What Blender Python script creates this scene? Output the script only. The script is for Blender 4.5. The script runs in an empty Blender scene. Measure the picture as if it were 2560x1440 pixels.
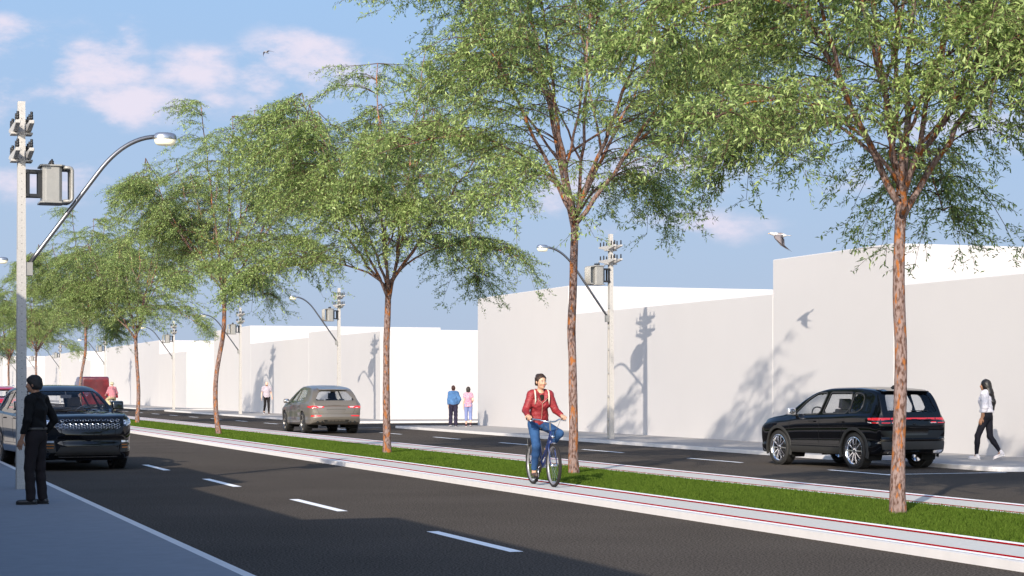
import bpy, bmesh, math, random
import numpy as np
from mathutils import Vector, Matrix
D = bpy.data
C = bpy.context.scene.collection
R = math.radians
SC = bpy.context.scene
random.seed(7)
RNG = np.random.default_rng(11)

# ---------------------------------------------------------------- camera
CAM_H = 1.62
ALPHA = math.atan(1685 / 4800)          # the street runs along +Y, the camera is turned right of it
cam_d = D.cameras.new("camera"); cam = D.objects.new("camera", cam_d); C.objects.link(cam)
cam_d.sensor_width = 36; cam_d.lens = 36 * 4800 / 2560
cam_d.shift_y = 248.7 / 2560
cam_d.clip_start = 0.1; cam_d.clip_end = 5000
cam.location = (0, 0, CAM_H); cam.rotation_euler = (R(90), 0, -ALPHA)
SC.camera = cam

# ---------------------------------------------------------------- light
TO_SUN = Vector((-2.7, -3.65, 2.03)).normalized()
SUN_EL = math.asin(TO_SUN.z)
SUN_AZ = math.atan2(TO_SUN.x, TO_SUN.y)
sl = D.lights.new("sun", 'SUN'); so = D.objects.new("sun", sl); C.objects.link(so)
sl.energy = 2.7; sl.angle = R(0.5); sl.color = (1.0, 0.90, 0.77)
so.rotation_euler = (-TO_SUN).to_track_quat('-Z', 'Y').to_euler()
so.location = (0, 0, 60)
SC.view_settings.view_transform = 'Standard'; SC.view_settings.look = 'None'
SC.view_settings.gamma = 1; SC.view_settings.exposure = 0.92
SC.cycles.max_bounces = 8; SC.cycles.transparent_max_bounces = 16
SC.cycles.sample_clamp_indirect = 6

W = D.worlds.new("World"); SC.world = W; W.use_nodes = True
nt = W.node_tree; N = nt.nodes; LK = nt.links
for n in list(N): N.remove(n)
def wmath(op, a, b=None, c=None, clamp=False):
    n = N.new('ShaderNodeMath'); n.operation = op; n.use_clamp = clamp
    for i, v in enumerate((a, b, c)):
        if v is None: continue
        if isinstance(v, (int, float)): n.inputs[i].default_value = v
        else: LK.new(v, n.inputs[i])
    return n.outputs[0]
out = N.new('ShaderNodeOutputWorld')
sky = N.new('ShaderNodeTexSky'); sky.sky_type = 'NISHITA'; sky.sun_disc = False
sky.sun_elevation = SUN_EL; sky.sun_rotation = SUN_AZ
sky.altitude = 0; sky.air_density = 1.0; sky.dust_density = 2.0; sky.ozone_density = 4.0
bg = N.new('ShaderNodeBackground'); bg.inputs[1].default_value = 0.15
tc = N.new('ShaderNodeTexCoord'); sep = N.new('ShaderNodeSeparateXYZ'); LK.new(tc.outputs['Generated'], sep.inputs[0])
az = wmath('SUBTRACT', wmath('ARCTAN2', sep.outputs[0], sep.outputs[1]), ALPHA)
el = wmath('ARCSINE', sep.outputs[2])
nz = N.new('ShaderNodeTexNoise'); nz.inputs['Scale'].default_value = 19; nz.inputs['Detail'].default_value = 9; nz.inputs['Roughness'].default_value = 0.6
mp = N.new('ShaderNodeMapping'); mp.inputs['Scale'].default_value = (1, 1, 2.2); LK.new(tc.outputs['Generated'], mp.inputs[0]); LK.new(mp.outputs[0], nz.inputs['Vector'])
nfac = wmath('SUBTRACT', nz.outputs[0], 0.5)
# cloud banks: azimuth and elevation (radians, azimuth from the street view axis), half widths, weight
CL = [(-0.262, 0.170, 0.036, 0.015, .85), (-0.262, 0.142, 0.045, 0.020, .5), (-0.216, 0.162, 0.027, 0.014, 1.0), (-0.196, 0.178, 0.010, 0.014, .55), (-0.198, 0.145, 0.032, 0.015, .68),
      (-0.160, 0.162, 0.030, 0.013, .65), (-0.112, 0.168, 0.028, 0.014, .9), (-0.127, 0.160, 0.018, 0.010, .8), (-0.085, 0.160, 0.026, 0.014, .65), (-0.152, 0.146, 0.014, 0.010, .45), (-0.24, 0.105, 0.05, 0.016, .5),
      (-0.235, 0.155, 0.060, 0.030, .52), (-0.10, 0.150, 0.06, 0.022, .48), (-0.06, 0.09, 0.07, 0.015, .38), (0.085, 0.083, 0.045, 0.010, .6), (0.09, 0.112, 0.06, 0.016, .55), (0.01, 0.100, 0.05, 0.016, .5), (0.16, 0.115, 0.07, 0.014, .5), (0.25, 0.13, 0.08, 0.014, .45), (0.15, 0.20, 0.06, 0.02, .3),
      (0.7, 0.3, 0.3, 0.08, .6), (-1.0, 0.25, 0.3, 0.08, .6), (-2.0, 0.4, 0.4, 0.1, .6), (1.6, 0.2, 0.3, 0.06, .5), (2.6, 0.3, 0.3, 0.08, .5)]
acc = None
for (a0, e0, ra, re, w) in CL:
    da = wmath('MULTIPLY', wmath('SUBTRACT', az, a0), 1 / ra); de = wmath('MULTIPLY', wmath('SUBTRACT', el, e0), 1 / re)
    r2 = wmath('ADD', wmath('MULTIPLY', da, da), wmath('MULTIPLY', de, de))
    v = wmath('MULTIPLY', wmath('EXPONENT', wmath('MULTIPLY', r2, -0.75)), w)
    acc = v if acc is None else wmath('MAXIMUM', acc, v)
gate = wmath('ADD', acc, wmath('MULTIPLY', wmath('MULTIPLY', nfac, 3.0), wmath('MULTIPLY', acc, 2.0, clamp=True)), clamp=True)
haze = wmath('MULTIPLY', wmath('SUBTRACT', 0.32, el, clamp=True), 0.55, clamp=True)
mr = N.new('ShaderNodeMapRange'); mr.interpolation_type = 'SMOOTHSTEP'
mr.inputs[1].default_value = 0.22; mr.inputs[2].default_value = 1.0; LK.new(gate, mr.inputs[0])
cb = N.new('ShaderNodeBackground'); cb.inputs[0].default_value = (0.465, 0.425, 0.485, 1); cb.inputs[1].default_value = 1.0
SKY_CLOUD = cb
mx = N.new('ShaderNodeMixShader'); LK.new(wmath('MULTIPLY', mr.outputs[0], 0.88), mx.inputs[0])
hzb = N.new('ShaderNodeBackground'); hzb.inputs[1].default_value = 1.0
hcr = N.new('ShaderNodeValToRGB'); hcr.color_ramp.elements[0].color = (.235, .287, .380, 1); hcr.color_ramp.elements[1].color = (.190, .293, .445, 1)
hcr.color_ramp.elements[0].position = .1; hcr.color_ramp.elements[1].position = .95; LK.new(wmath('MULTIPLY', el, 4.5, clamp=True), hcr.inputs[0]); LK.new(hcr.outputs[0], hzb.inputs[0])
hm = N.new('ShaderNodeMapRange'); hm.interpolation_type = 'SMOOTHSTEP'; hm.inputs[1].default_value = .60; hm.inputs[2].default_value = .18; hm.inputs[3].default_value = 0; hm.inputs[4].default_value = 1.0
LK.new(el, hm.inputs[0]); sunw = N.new('ShaderNodeMapRange'); sunw.interpolation_type = 'SMOOTHSTEP'; sunw.inputs[1].default_value = .45; sunw.inputs[2].default_value = -.2; sunw.inputs[3].default_value = 0; sunw.inputs[4].default_value = .96
LK.new(wmath('ADD', wmath('MULTIPLY', sep.outputs[0], TO_SUN.x), wmath('MULTIPLY', sep.outputs[1], TO_SUN.y)), sunw.inputs[0])
mh = N.new('ShaderNodeMixShader'); LK.new(wmath('MULTIPLY', hm.outputs[0], sunw.outputs[0]), mh.inputs[0])
LK.new(sky.outputs[0], bg.inputs[0]); LK.new(bg.outputs[0], mh.inputs[1]); LK.new(hzb.outputs[0], mh.inputs[2]); LK.new(mh.outputs[0], mx.inputs[1]); LK.new(cb.outputs[0], mx.inputs[2])
LK.new(mx.outputs[0], out.inputs[0])

# ---------------------------------------------------------------- materials
MATS = {}
def mat(name, col=(.5, .5, .5), rough=.6, metal=0., spec=.5, coat=0., emit=None, estr=0., bump=None, var=None, island=0.):
    """bump = (scale, strength, distance); var = (scale, amount[, stretch]) value mottling"""
    if name in MATS: return MATS[name]
    m = D.materials.new(name); m.use_nodes = True; t = m.node_tree; b = t.nodes['Principled BSDF']
    b.inputs['Base Color'].default_value = (*col, 1); b.inputs['Roughness'].default_value = rough
    b.inputs['Metallic'].default_value = metal; b.inputs['Specular IOR Level'].default_value = spec
    b.inputs['Coat Weight'].default_value = coat; b.inputs['Coat Roughness'].default_value = 0.03
    if emit: b.inputs['Emission Color'].default_value = (*emit, 1); b.inputs['Emission Strength'].default_value = estr
    co = t.nodes.new('ShaderNodeTexCoord')
    if bump:
        n = t.nodes.new('ShaderNodeTexNoise'); n.inputs['Scale'].default_value = bump[0]; n.inputs['Detail'].default_value = 5
        t.links.new(co.outputs['Object'], n.inputs['Vector'])
        bp = t.nodes.new('ShaderNodeBump'); bp.inputs['Strength'].default_value = bump[1]; bp.inputs['Distance'].default_value = bump[2]
        t.links.new(n.outputs[0], bp.inputs['Height']); t.links.new(bp.outputs[0], b.inputs['Normal'])
    if var or island:
        src = None
        hs = t.nodes.new('ShaderNodeHueSaturation'); hs.inputs['Color'].default_value = (*col, 1)
        if var:
            n = t.nodes.new('ShaderNodeTexNoise'); n.inputs['Scale'].default_value = var[0]; n.inputs['Detail'].default_value = 6
            mpn = t.nodes.new('ShaderNodeMapping')
            if len(var) > 2: mpn.inputs['Scale'].default_value = var[2]
            t.links.new(co.outputs['Object'], mpn.inputs[0]); t.links.new(mpn.outputs[0], n.inputs['Vector'])
            src = n.outputs[0]; amt = var[1]
        else:
            gi = t.nodes.new('ShaderNodeNewGeometry'); src = gi.outputs['Random Per Island']; amt = island
        r = t.nodes.new('ShaderNodeMapRange'); r.inputs[1].default_value = .25 if var else 0; r.inputs[2].default_value = .75 if var else 1
        r.inputs[3].default_value = 1 - amt; r.inputs[4].default_value = 1 + amt
        t.links.new(src, r.inputs[0]); t.links.new(r.outputs[0], hs.inputs['Value']); t.links.new(hs.outputs[0], b.inputs['Base Color'])
    MATS[name] = m
    return m

def mat_mix2(name, c1, c2, scale, lo, hi, rough=.7, tex='NOISE', stretch=(1, 1, 1), bump=0., c3=None, s3=None, metal=0.):
    if name in MATS: return MATS[name]
    m = D.materials.new(name); m.use_nodes = True; t = m.node_tree; b = t.nodes['Principled BSDF']
    b.inputs['Roughness'].default_value = rough; b.inputs['Metallic'].default_value = metal
    co = t.nodes.new('ShaderNodeTexCoord'); mpn = t.nodes.new('ShaderNodeMapping'); mpn.inputs['Scale'].default_value = stretch
    t.links.new(co.outputs['Object'], mpn.inputs[0])
    def noise(sc, det=6):
        n = t.nodes.new('ShaderNodeTexNoise'); n.inputs['Scale'].default_value = sc; n.inputs['Detail'].default_value = det
        t.links.new(mpn.outputs[0], n.inputs['Vector']); return n.outputs[0]
    if tex == 'VORONOI':
        n = t.nodes.new('ShaderNodeTexVoronoi'); n.inputs['Scale'].default_value = scale; t.links.new(mpn.outputs[0], n.inputs['Vector']); f = n.outputs['Distance']
    else: f = noise(scale)
    cr = t.nodes.new('ShaderNodeValToRGB'); cr.color_ramp.elements[0].position = lo; cr.color_ramp.elements[1].position = hi
    cr.color_ramp.elements[0].color = (*c1, 1); cr.color_ramp.elements[1].color = (*c2, 1)
    t.links.new(f, cr.inputs[0]); colout = cr.outputs[0]
    if c3:
        n3 = noise(s3[0], 4); cr3 = t.nodes.new('ShaderNodeValToRGB'); cr3.color_ramp.elements[0].position = s3[1]; cr3.color_ramp.elements[1].position = s3[2]
        t.links.new(n3, cr3.inputs[0]); mxn = t.nodes.new('ShaderNodeMix'); mxn.data_type = 'RGBA'
        t.links.new(cr3.outputs[0], mxn.inputs[0]); t.links.new(colout, mxn.inputs[6]); mxn.inputs[7].default_value = (*c3, 1); colout = mxn.outputs[2]
    t.links.new(colout, b.inputs['Base Color'])
    if bump:
        bp = t.nodes.new('ShaderNodeBump'); bp.inputs['Strength'].default_value = bump; bp.inputs['Distance'].default_value = .01
        t.links.new(noise(scale * 2.3), bp.inputs['Height']); t.links.new(bp.outputs[0], b.inputs['Normal'])
    MATS[name] = m
    return m

def unspec(*ms):
    for m in ms: m.node_tree.nodes['Principled BSDF'].inputs['Specular IOR Level'].default_value = 0
def mat_glass(name, tint=(.55, .6, .65), refl=1.0):
    if name in MATS: return MATS[name]
    m = D.materials.new(name); m.use_nodes = True; t = m.node_tree
    for n in list(t.nodes): t.nodes.remove(n)
    o = t.nodes.new('ShaderNodeOutputMaterial'); tr = t.nodes.new('ShaderNodeBsdfTransparent'); tr.inputs[0].default_value = (*tint, 1)
    gl = t.nodes.new('ShaderNodeBsdfGlossy'); gl.inputs['Roughness'].default_value = .02
    lw = t.nodes.new('ShaderNodeLayerWeight'); lw.inputs[0].default_value = .5; mxs = t.nodes.new('ShaderNodeMixShader')
    pw_ = t.nodes.new('ShaderNodeMath'); pw_.operation = 'POWER'; pw_.inputs[1].default_value = 4.5; t.links.new(lw.outputs['Facing'], pw_.inputs[0])
    ad = t.nodes.new('ShaderNodeMath'); ad.operation = 'MULTIPLY_ADD'; ad.inputs[1].default_value = .9; ad.inputs[2].default_value = .045; t.links.new(pw_.outputs[0], ad.inputs[0])
    t.links.new(ad.outputs[0], mxs.inputs[0]); t.links.new(tr.outputs[0], mxs.inputs[1]); t.links.new(gl.outputs[0], mxs.inputs[2]); t.links.new(mxs.outputs[0], o.inputs[0])
    MATS[name] = m
    return m

def mat_leaf(name, c1, c2, trans=.4, spec=.38):
    if name in MATS: return MATS[name]
    m = D.materials.new(name); m.use_nodes = True; t = m.node_tree; b = t.nodes['Principled BSDF']; o = t.nodes['Material Output']
    gi = t.nodes.new('ShaderNodeNewGeometry'); cr = t.nodes.new('ShaderNodeValToRGB')
    cr.color_ramp.elements[0].color = (*c1, 1); cr.color_ramp.elements[1].color = (*c2, 1)
    t.links.new(gi.outputs['Random Per Island'], cr.inputs[0]); t.links.new(cr.outputs[0], b.inputs['Base Color'])
    b.inputs['Roughness'].default_value = .38; b.inputs['Specular IOR Level'].default_value = spec
    tl = t.nodes.new('ShaderNodeBsdfTranslucent'); t.links.new(cr.outputs[0], tl.inputs[0]); mxs = t.nodes.new('ShaderNodeMixShader'); mxs.inputs[0].default_value = trans
    t.links.new(b.outputs[0], mxs.inputs[1]); t.links.new(tl.outputs[0], mxs.inputs[2]); t.links.new(mxs.outputs[0], o.inputs[0])
    MATS[name] = m
    return m

# ---------------------------------------------------------------- objects
def tag(o, label=None, cat=None, group=None, kind=None):
    if label: o['label'] = label
    if cat: o['category'] = cat
    if group: o['group'] = group
    if kind: o['kind'] = kind
    return o
def empty(name, loc=(0, 0, 0), rz=0, label=None, cat=None, group=None):
    o = D.objects.new(name, None); C.objects.link(o); o.location = loc; o.rotation_euler = (0, 0, rz); o.empty_display_size = .2
    return tag(o, label, cat, group)
def link_mesh(name, me, m=None, parent=None, smooth=False, loc=None):
    o = D.objects.new(name, me); C.objects.link(o)
    if m is not None:
        for q in (m if isinstance(m, (list, tuple)) else [m]): me.materials.append(q)
    if parent is not None: o.parent = parent
    if loc is not None: o.location = loc
    if smooth and len(me.polygons): me.polygons.foreach_set('use_smooth', [True] * len(me.polygons))
    return o
def mesh_np(name, V, F):
    """V (n,3), F (m,k) arrays of one polygon size"""
    me = D.meshes.new(name); V = np.asarray(V, dtype=np.float32); F = np.asarray(F, dtype=np.int32); k = F.shape[1]
    me.vertices.add(len(V)); me.vertices.foreach_set('co', V.ravel())
    me.loops.add(F.size); me.loops.foreach_set('vertex_index', F.ravel())
    me.polygons.add(len(F)); me.polygons.foreach_set('loop_start', np.arange(0, F.size, k, dtype=np.int32))
    me.polygons.foreach_set('loop_total', np.full(len(F), k, dtype=np.int32))
    me.update(calc_edges=True); me.validate()
    return me

class MB:
    def __init__(s): s.v = []; s.f = []; s.mi = []; s.cur = 0
    def add(s, V, F):
        n = len(s.v); s.v.extend([tuple(map(float, p)) for p in V]); s.f.extend([tuple(i + n for i in q) for q in F]); s.mi.extend([s.cur] * len(F)); return s
    def box(s, lo, hi, M=None):
        x0, y0, z0 = lo; x1, y1, z1 = hi
        V = [(x0, y0, z0), (x1, y0, z0), (x1, y1, z0), (x0, y1, z0), (x0, y0, z1), (x1, y0, z1), (x1, y1, z1), (x0, y1, z1)]
        if M is not None: V = [tuple(M @ Vector(p)) for p in V]
        return s.add(V, [(0, 3, 2, 1), (4, 5, 6, 7), (0, 1, 5, 4), (1, 2, 6, 5), (2, 3, 7, 6), (3, 0, 4, 7)])
    def hexa(s, V): return s.add(V, [(0, 3, 2, 1), (4, 5, 6, 7), (0, 1, 5, 4), (1, 2, 6, 5), (2, 3, 7, 6), (3, 0, 4, 7)])
    def tube(s, pts, r, n=8, caps=True, closed=False):
        pts = [Vector(p) for p in pts]; m = len(pts)
        rs = r if isinstance(r, (list, tuple)) else [r] * m
        V = []; F = []; up = None
        for i, p in enumerate(pts):
            if closed: d = (pts[(i + 1) % m] - pts[i - 1]).normalized()
            else: d = (pts[min(i + 1, m - 1)] - pts[max(i - 1, 0)])
            d = d.normalized() if d.length > 1e-9 else Vector((0, 0, 1))
            if up is None: up = Vector((0, 0, 1)) if abs(d.z) < .9 else Vector((1, 0, 0))
            a = d.cross(up)
            a = a.normalized() if a.length > 1e-6 else d.orthogonal().normalized()
            b = a.cross(d).normalized(); up = b
            for k in range(n):
                t = 2 * math.pi * k / n; V.append(p + (a * math.cos(t) + b * math.sin(t)) * rs[i])
        for i in range(m if closed else m - 1):
            for k in range(n):
                a0 = i * n + k; a1 = i * n + (k + 1) % n; j = (i + 1) % m
                F.append((a0, a1, j * n + (k + 1) % n, j * n + k))
        if caps and not closed: F.append(tuple(reversed(range(n)))); F.append(tuple(range((m - 1) * n, m * n)))
        return s.add(V, F)
    def lathe(s, prof, n=24, M=None, a0=0, a1=2 * math.pi):
        """prof list of (radius, height) about local Z"""
        full = abs(a1 - a0 - 2 * math.pi) < 1e-6; V = []; F = []; m = n if full else n + 1
        for (r, z) in prof:
            for k in range(m):
                t = a0 + (a1 - a0) * k / n; p = Vector((r * math.cos(t), r * math.sin(t), z)); V.append(M @ p if M is not None else p)
        for i in range(len(prof) - 1):
            for k in range(n if full else n):
                k2 = (k + 1) % m
                F.append((i * m + k, i * m + k2, (i + 1) * m + k2, (i + 1) * m + k))
        return s.add(V, F)
    def ell(s, c, r, n=14, m=9, M=None):
        V = []; F = []
        for i in range(m + 1):
            t = math.pi * i / m
            for k in range(n):
                a = 2 * math.pi * k / n; p = Vector((r[0] * math.sin(t) * math.cos(a), r[1] * math.sin(t) * math.sin(a), r[2] * math.cos(t)))
                if M is not None: p = M @ p
                V.append(Vector(c) + p)
        for i in range(m):
            for k in range(n): F.append((i * n + k, (i + 1) * n + k, (i + 1) * n + (k + 1) % n, i * n + (k + 1) % n))
        return s.add(V, F)
    def prism(s, poly, y0, y1, axis='Y'):
        """poly of 2D points extruded; axis Y: (x,z) ; axis X: (y,z) ; axis Z: (x,y)"""
        n = len(poly)
        def P(p, t): return {'Y': (p[0], t, p[1]), 'X': (t, p[0], p[1]), 'Z': (p[0], p[1], t)}[axis]
        V = [P(p, y0) for p in poly] + [P(p, y1) for p in poly]
        F = [tuple(range(n)), tuple(reversed(range(n, 2 * n)))] + [(i, i + n, (i + 1) % n + n, (i + 1) % n) for i in range(n)]
        return s.add(V, F)
    def mesh(s, name='m', recalc=True, weld=False):
        me = D.meshes.new(name); me.from_pydata(s.v, [], s.f); me.polygons.foreach_set('material_index', s.mi); me.update()
        if recalc or weld:
            b = bmesh.new(); b.from_mesh(me)
            if weld: bmesh.ops.remove_doubles(b, verts=b.verts, dist=1e-4)
            if recalc: bmesh.ops.recalc_face_normals(b, faces=b.faces)
            b.to_mesh(me); b.free()
        return me
    def build(s, name, m, parent=None, smooth=False, bevel=0, loc=None, label=None, seg=2, weld=False, angle=None):
        me = s.mesh(name, weld=weld)
        if bevel:
            b = bmesh.new(); b.from_mesh(me)
            bmesh.ops.bevel(b, geom=list(b.edges), offset=bevel, segments=seg, affect='EDGES', profile=.6, clamp_overlap=True)
            b.to_mesh(me); b.free()
        o = link_mesh(name, me, m, parent, smooth, loc)
        if angle: me.set_sharp_from_angle(angle=R(angle))
        if label: o['label'] = label
        return o
def copy_tree(o, parent=None):
    c = o.copy(); C.objects.link(c)
    if parent is not None: c.parent = parent
    for ch in o.children: copy_tree(ch, c)
    return c
def col_tree(o):
    r = [o]
    for ch in o.children: r += col_tree(ch)
    return r
# ---------------------------------------------------------------- the ground
def mat_asphalt():
    m = D.materials.new('asphalt'); m.use_nodes = True; t = m.node_tree; b = t.nodes['Principled BSDF']; b.inputs['Roughness'].default_value = .85
    co = t.nodes.new('ShaderNodeTexCoord')
    def nz(sc, d=3):
        n = t.nodes.new('ShaderNodeTexNoise'); n.inputs['Scale'].default_value = sc; n.inputs['Detail'].default_value = d; t.links.new(co.outputs['Object'], n.inputs['Vector']); return n.outputs[0]
    fine = nz(46, 4); big = nz(.35, 4); vo = t.nodes.new('ShaderNodeTexVoronoi'); vo.inputs['Scale'].default_value = 60; t.links.new(co.outputs['Object'], vo.inputs['Vector'])
    cr = t.nodes.new('ShaderNodeValToRGB'); cr.color_ramp.elements[0].position = .36; cr.color_ramp.elements[1].position = .66
    cr.color_ramp.elements[0].color = (.040, .035, .031, 1); cr.color_ramp.elements[1].color = (.152, .130, .110, 1)
    t.links.new(fine, cr.inputs[0])
    hs = t.nodes.new('ShaderNodeHueSaturation'); mr = t.nodes.new('ShaderNodeMapRange'); mr.inputs[1].default_value = .3; mr.inputs[2].default_value = .7; mr.inputs[3].default_value = .9; mr.inputs[4].default_value = 1.1
    t.links.new(big, mr.inputs[0]); t.links.new(mr.outputs[0], hs.inputs['Value']); t.links.new(cr.outputs[0], hs.inputs['Color']); t.links.new(hs.outputs[0], b.inputs['Base Color'])
    bp = t.nodes.new('ShaderNodeBump'); bp.inputs['Strength'].default_value = .5; bp.inputs['Distance'].default_value = .006
    t.links.new(vo.outputs['Distance'], bp.inputs['Height']); t.links.new(bp.outputs[0], b.inputs['Normal'])
    return m
M_ASPH = mat_asphalt()
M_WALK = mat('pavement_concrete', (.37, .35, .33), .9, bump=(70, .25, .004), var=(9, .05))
M_WALKN = mat('pavement_concrete_shade', (.27, .28, .30), .9, bump=(70, .3, .004), var=(6, .05))  # bluish tone of the shaded pavement is put into this base colour
M_KERB = mat('kerb_paint', (.72, .69, .665), .8, bump=(60, .25, .003), var=(4, .04))
M_TRACK = mat('track_concrete', (.57, .555, .52), .9, bump=(55, .35, .004), var=(20, .06))
M_LINEW = mat('line_white', (.93, .93, .93), .7, var=(30, .04))
M_LINER = mat('line_red', (.40, .004, .006), .6, var=(30, .08))
M_WALL = mat('white_render', (.56, .536, .522), .85, bump=(8, .05, .01), var=(.7, .012))
M_SOIL = mat('turf', (.050, .095, .010), .95, bump=(40, .9, .02), var=(1.1, .35, (1, 1, 1)))
KH = .085
unspec(M_ASPH, M_WALK, M_WALKN, M_KERB, M_TRACK, M_LINEW, M_LINER, M_WALL, M_SOIL)
def st(name, mb, m, bevel=0): return tag(mb.build(name, m, bevel=bevel), kind='structure')
st('ground', MB().add([(-900, -900, 0), (900, -900, 0), (900, 900, 0), (-900, 900, 0)], [(0, 1, 2, 3)]), M_ASPH)
# near pavement with its kerb
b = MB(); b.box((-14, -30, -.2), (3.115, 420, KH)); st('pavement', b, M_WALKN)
b = MB(); b.box((3.115, -30, -.2), (3.215, 420, KH)); st('kerb', b, M_KERB)
# central reservation: kerbs, cycle tracks, turf
b = MB(); b.box((9.80, -30, -.2), (9.90, 420, KH)); b.box((14.62, -30, -.2), (14.72, 420, KH)); st('kerb', b, M_KERB)
b = MB(); b.box((9.90, -30, -.2), (10.97, 420, KH)); st('cycle_track', b, M_TRACK)
b = MB(); b.box((13.52, -30, -.2), (14.62, 420, KH)); st('cycle_track', b, M_TRACK)
b = MB(); b.box((10.97, -30, -.2), (13.52, 420, KH - .01)); st('grass_bed', b, M_SOIL)
def strip(b, x0, x1, y0, y1, z): b.add([(x0, y0, z), (x1, y0, z), (x1, y1, z), (x0, y1, z)], [(0, 1, 2, 3)])
b = MB(); [strip(b, x0, x1, -30, 420, KH + .004) for x0, x1 in ((9.88, 9.985), (10.88, 11.0), (13.49, 13.61), (14.53, 14.65))]; st('white_edge_line', b, M_LINEW)
b = MB(); [strip(b, x0, x1, -30, 420, KH + .004) for x0, x1 in ((9.985, 10.095), (10.77, 10.88), (13.61, 13.70), (14.43, 14.53))]; st('red_edge_line', b, M_LINER)
# lane dashes
b = MB()
for k in range(-3, 50):
    y1 = 20.66 + 6.6 * k; xo = 6.24 - .012 * (min(y1, 42) - 20); strip(b, xo, xo + .14, y1 - 2.85, y1, .004)
    y1 = 33.5 + 6.62 * k; strip(b, 18.30, 18.42, y1 - 2.75, y1, .004)
for y in (31.4, 74.55, 84.9): strip(b, 18.42, 20.98, y - .09, y + .01, .004)
st('lane_dash', b, M_LINEW)
# far pavements, block by block, between the side streets
BLOCKS = [(-16, 21), (31.6, 74.3), (84.0, 131.9), (138.2, 188.5), (197, 247), (252, 303), (309, 420)]
def round_slab(x0, x1, y0, y1, z0, z1, r, n=8):
    poly = [(x1, y0), (x1, y1)]
    poly += [(x0 + r - r * math.sin(t), y1 - r + r * math.cos(t)) for t in [i * math.pi / 2 / n for i in range(n + 1)]]
    poly += [(x0 + r - r * math.cos(t), y0 + r - r * math.sin(t)) for t in [i * math.pi / 2 / n for i in range(n + 1)]]
    return MB().prism(poly, z0, z1, 'Z')
for (y0, y1) in BLOCKS:
    st('kerb', round_slab(21.0, 45, y0, y1, -.2, KH, .5), M_KERB)
    st('pavement', round_slab(21.11, 44.9, y0 + .11, y1 - .11, -.1, KH + .004, .42), M_WALK)

# ---------------------------------------------------------------- the white blocks
WX = 24.5
def white_block(y0, y1, h, depth, label, xf=WX, left=False):
    b = MB(); x0, x1 = (xf, xf + depth) if not left else (xf - depth, xf)
    b.box((x0, y0, KH - .05), (x1, y1, h))
    o = b.build('white_building', M_WALL, bevel=.02, seg=1)
    o.location = (0, 0, 0)
    return tag(o, label, 'building', 'plain white buildings along the avenue')
ycut = lambda px: (4800 / math.cos(ALPHA) * WX / (px + 405) - WX * math.sin(ALPHA)) / math.cos(ALPHA)
E1 = .012
def xd(px, y):  # depth at which the end face at y meets the sight line px
    k = (px - 1280) / 4800; c, s = math.cos(ALPHA), math.sin(ALPHA)
    return y * (s + k * c) / (c - k * s) - WX
Ya, Yb = ycut(2235), ycut(1932)
white_block(33.2, Ya, 4.13, 9, 'low white building farthest right, behind the woman in the white sweater')
white_block(Ya, Yb, 5.17, 14, 'tall white building behind the black car parked at the right', xf=WX + .0)
Yc = ycut(1421)
white_block(Yb, Yc, 4.22, 12, 'low white building behind the utility pole nearest the woman on the bicycle')
white_block(Yc, 74.0, 5.24, 20, 'tall white corner building just right of the couple walking')
Y2 = ycut(846); Y3 = ycut(772); Y4 = ycut(626)
white_block(88.8, Y2, 4.33, 8, 'low white corner building behind the grey car, across the side street from the couple')
white_block(Y2, Y3, 4.66, 24, 'middle height white building between two low ones, left of the grey car roof')
white_block(Y3, Y4, 4.38, 8, 'low white building behind the bald man')
white_block(Y4, 131.9, 5.52, xd(1102, Y4), 'tall white building just left of the bald man')
Y5 = ycut(398.5)
white_block(143.0, Y5, 4.32, 10, 'low white corner building across the side street left of the tall block', xf=WX)
white_block(Y5, 188.3, 5.44, 24, 'tall white building behind the far cyclist in pink')
Y6 = ycut(198.6)
white_block(200.4, Y6, 4.45, 8, 'low white building behind the red van')
white_block(Y6, 246.8, 5.55, 24, 'tall white building just left of the red van')
white_block(255.3, ycut(62), 4.5, 8, 'small low white building far down the avenue, right of the near pole')
white_block(ycut(62), 303, 5.75, 24, 'small tall white building far down the avenue, behind the near pole')
white_block(312, 400, 6.6, 30, 'farthest white building, at the left edge of the photo')
# the row on the near side, which throws the shade over pavement and road
XL = -.35
for (y0, y1, h, lb) in ((-12, 13.7, 5.22, 'tall white building beside the viewer, out of the photo to the left'), (13.7, 23.08, 4.32, 'low white building on the near side between two tall ones'),
                        (23.08, 29.6, 5.25, 'tall white building opposite the black suited man, out of the photo'), (29.6, 44, 4.3, 'low white building opposite the black car front, out of the photo'),
                        (56, 72, 4.4, 'low white building past the near side street'), (72, 92, 5.3, 'tall white building past the near side street')):
    white_block(y0, y1, h, 12, lb, xf=XL, left=True)

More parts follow.
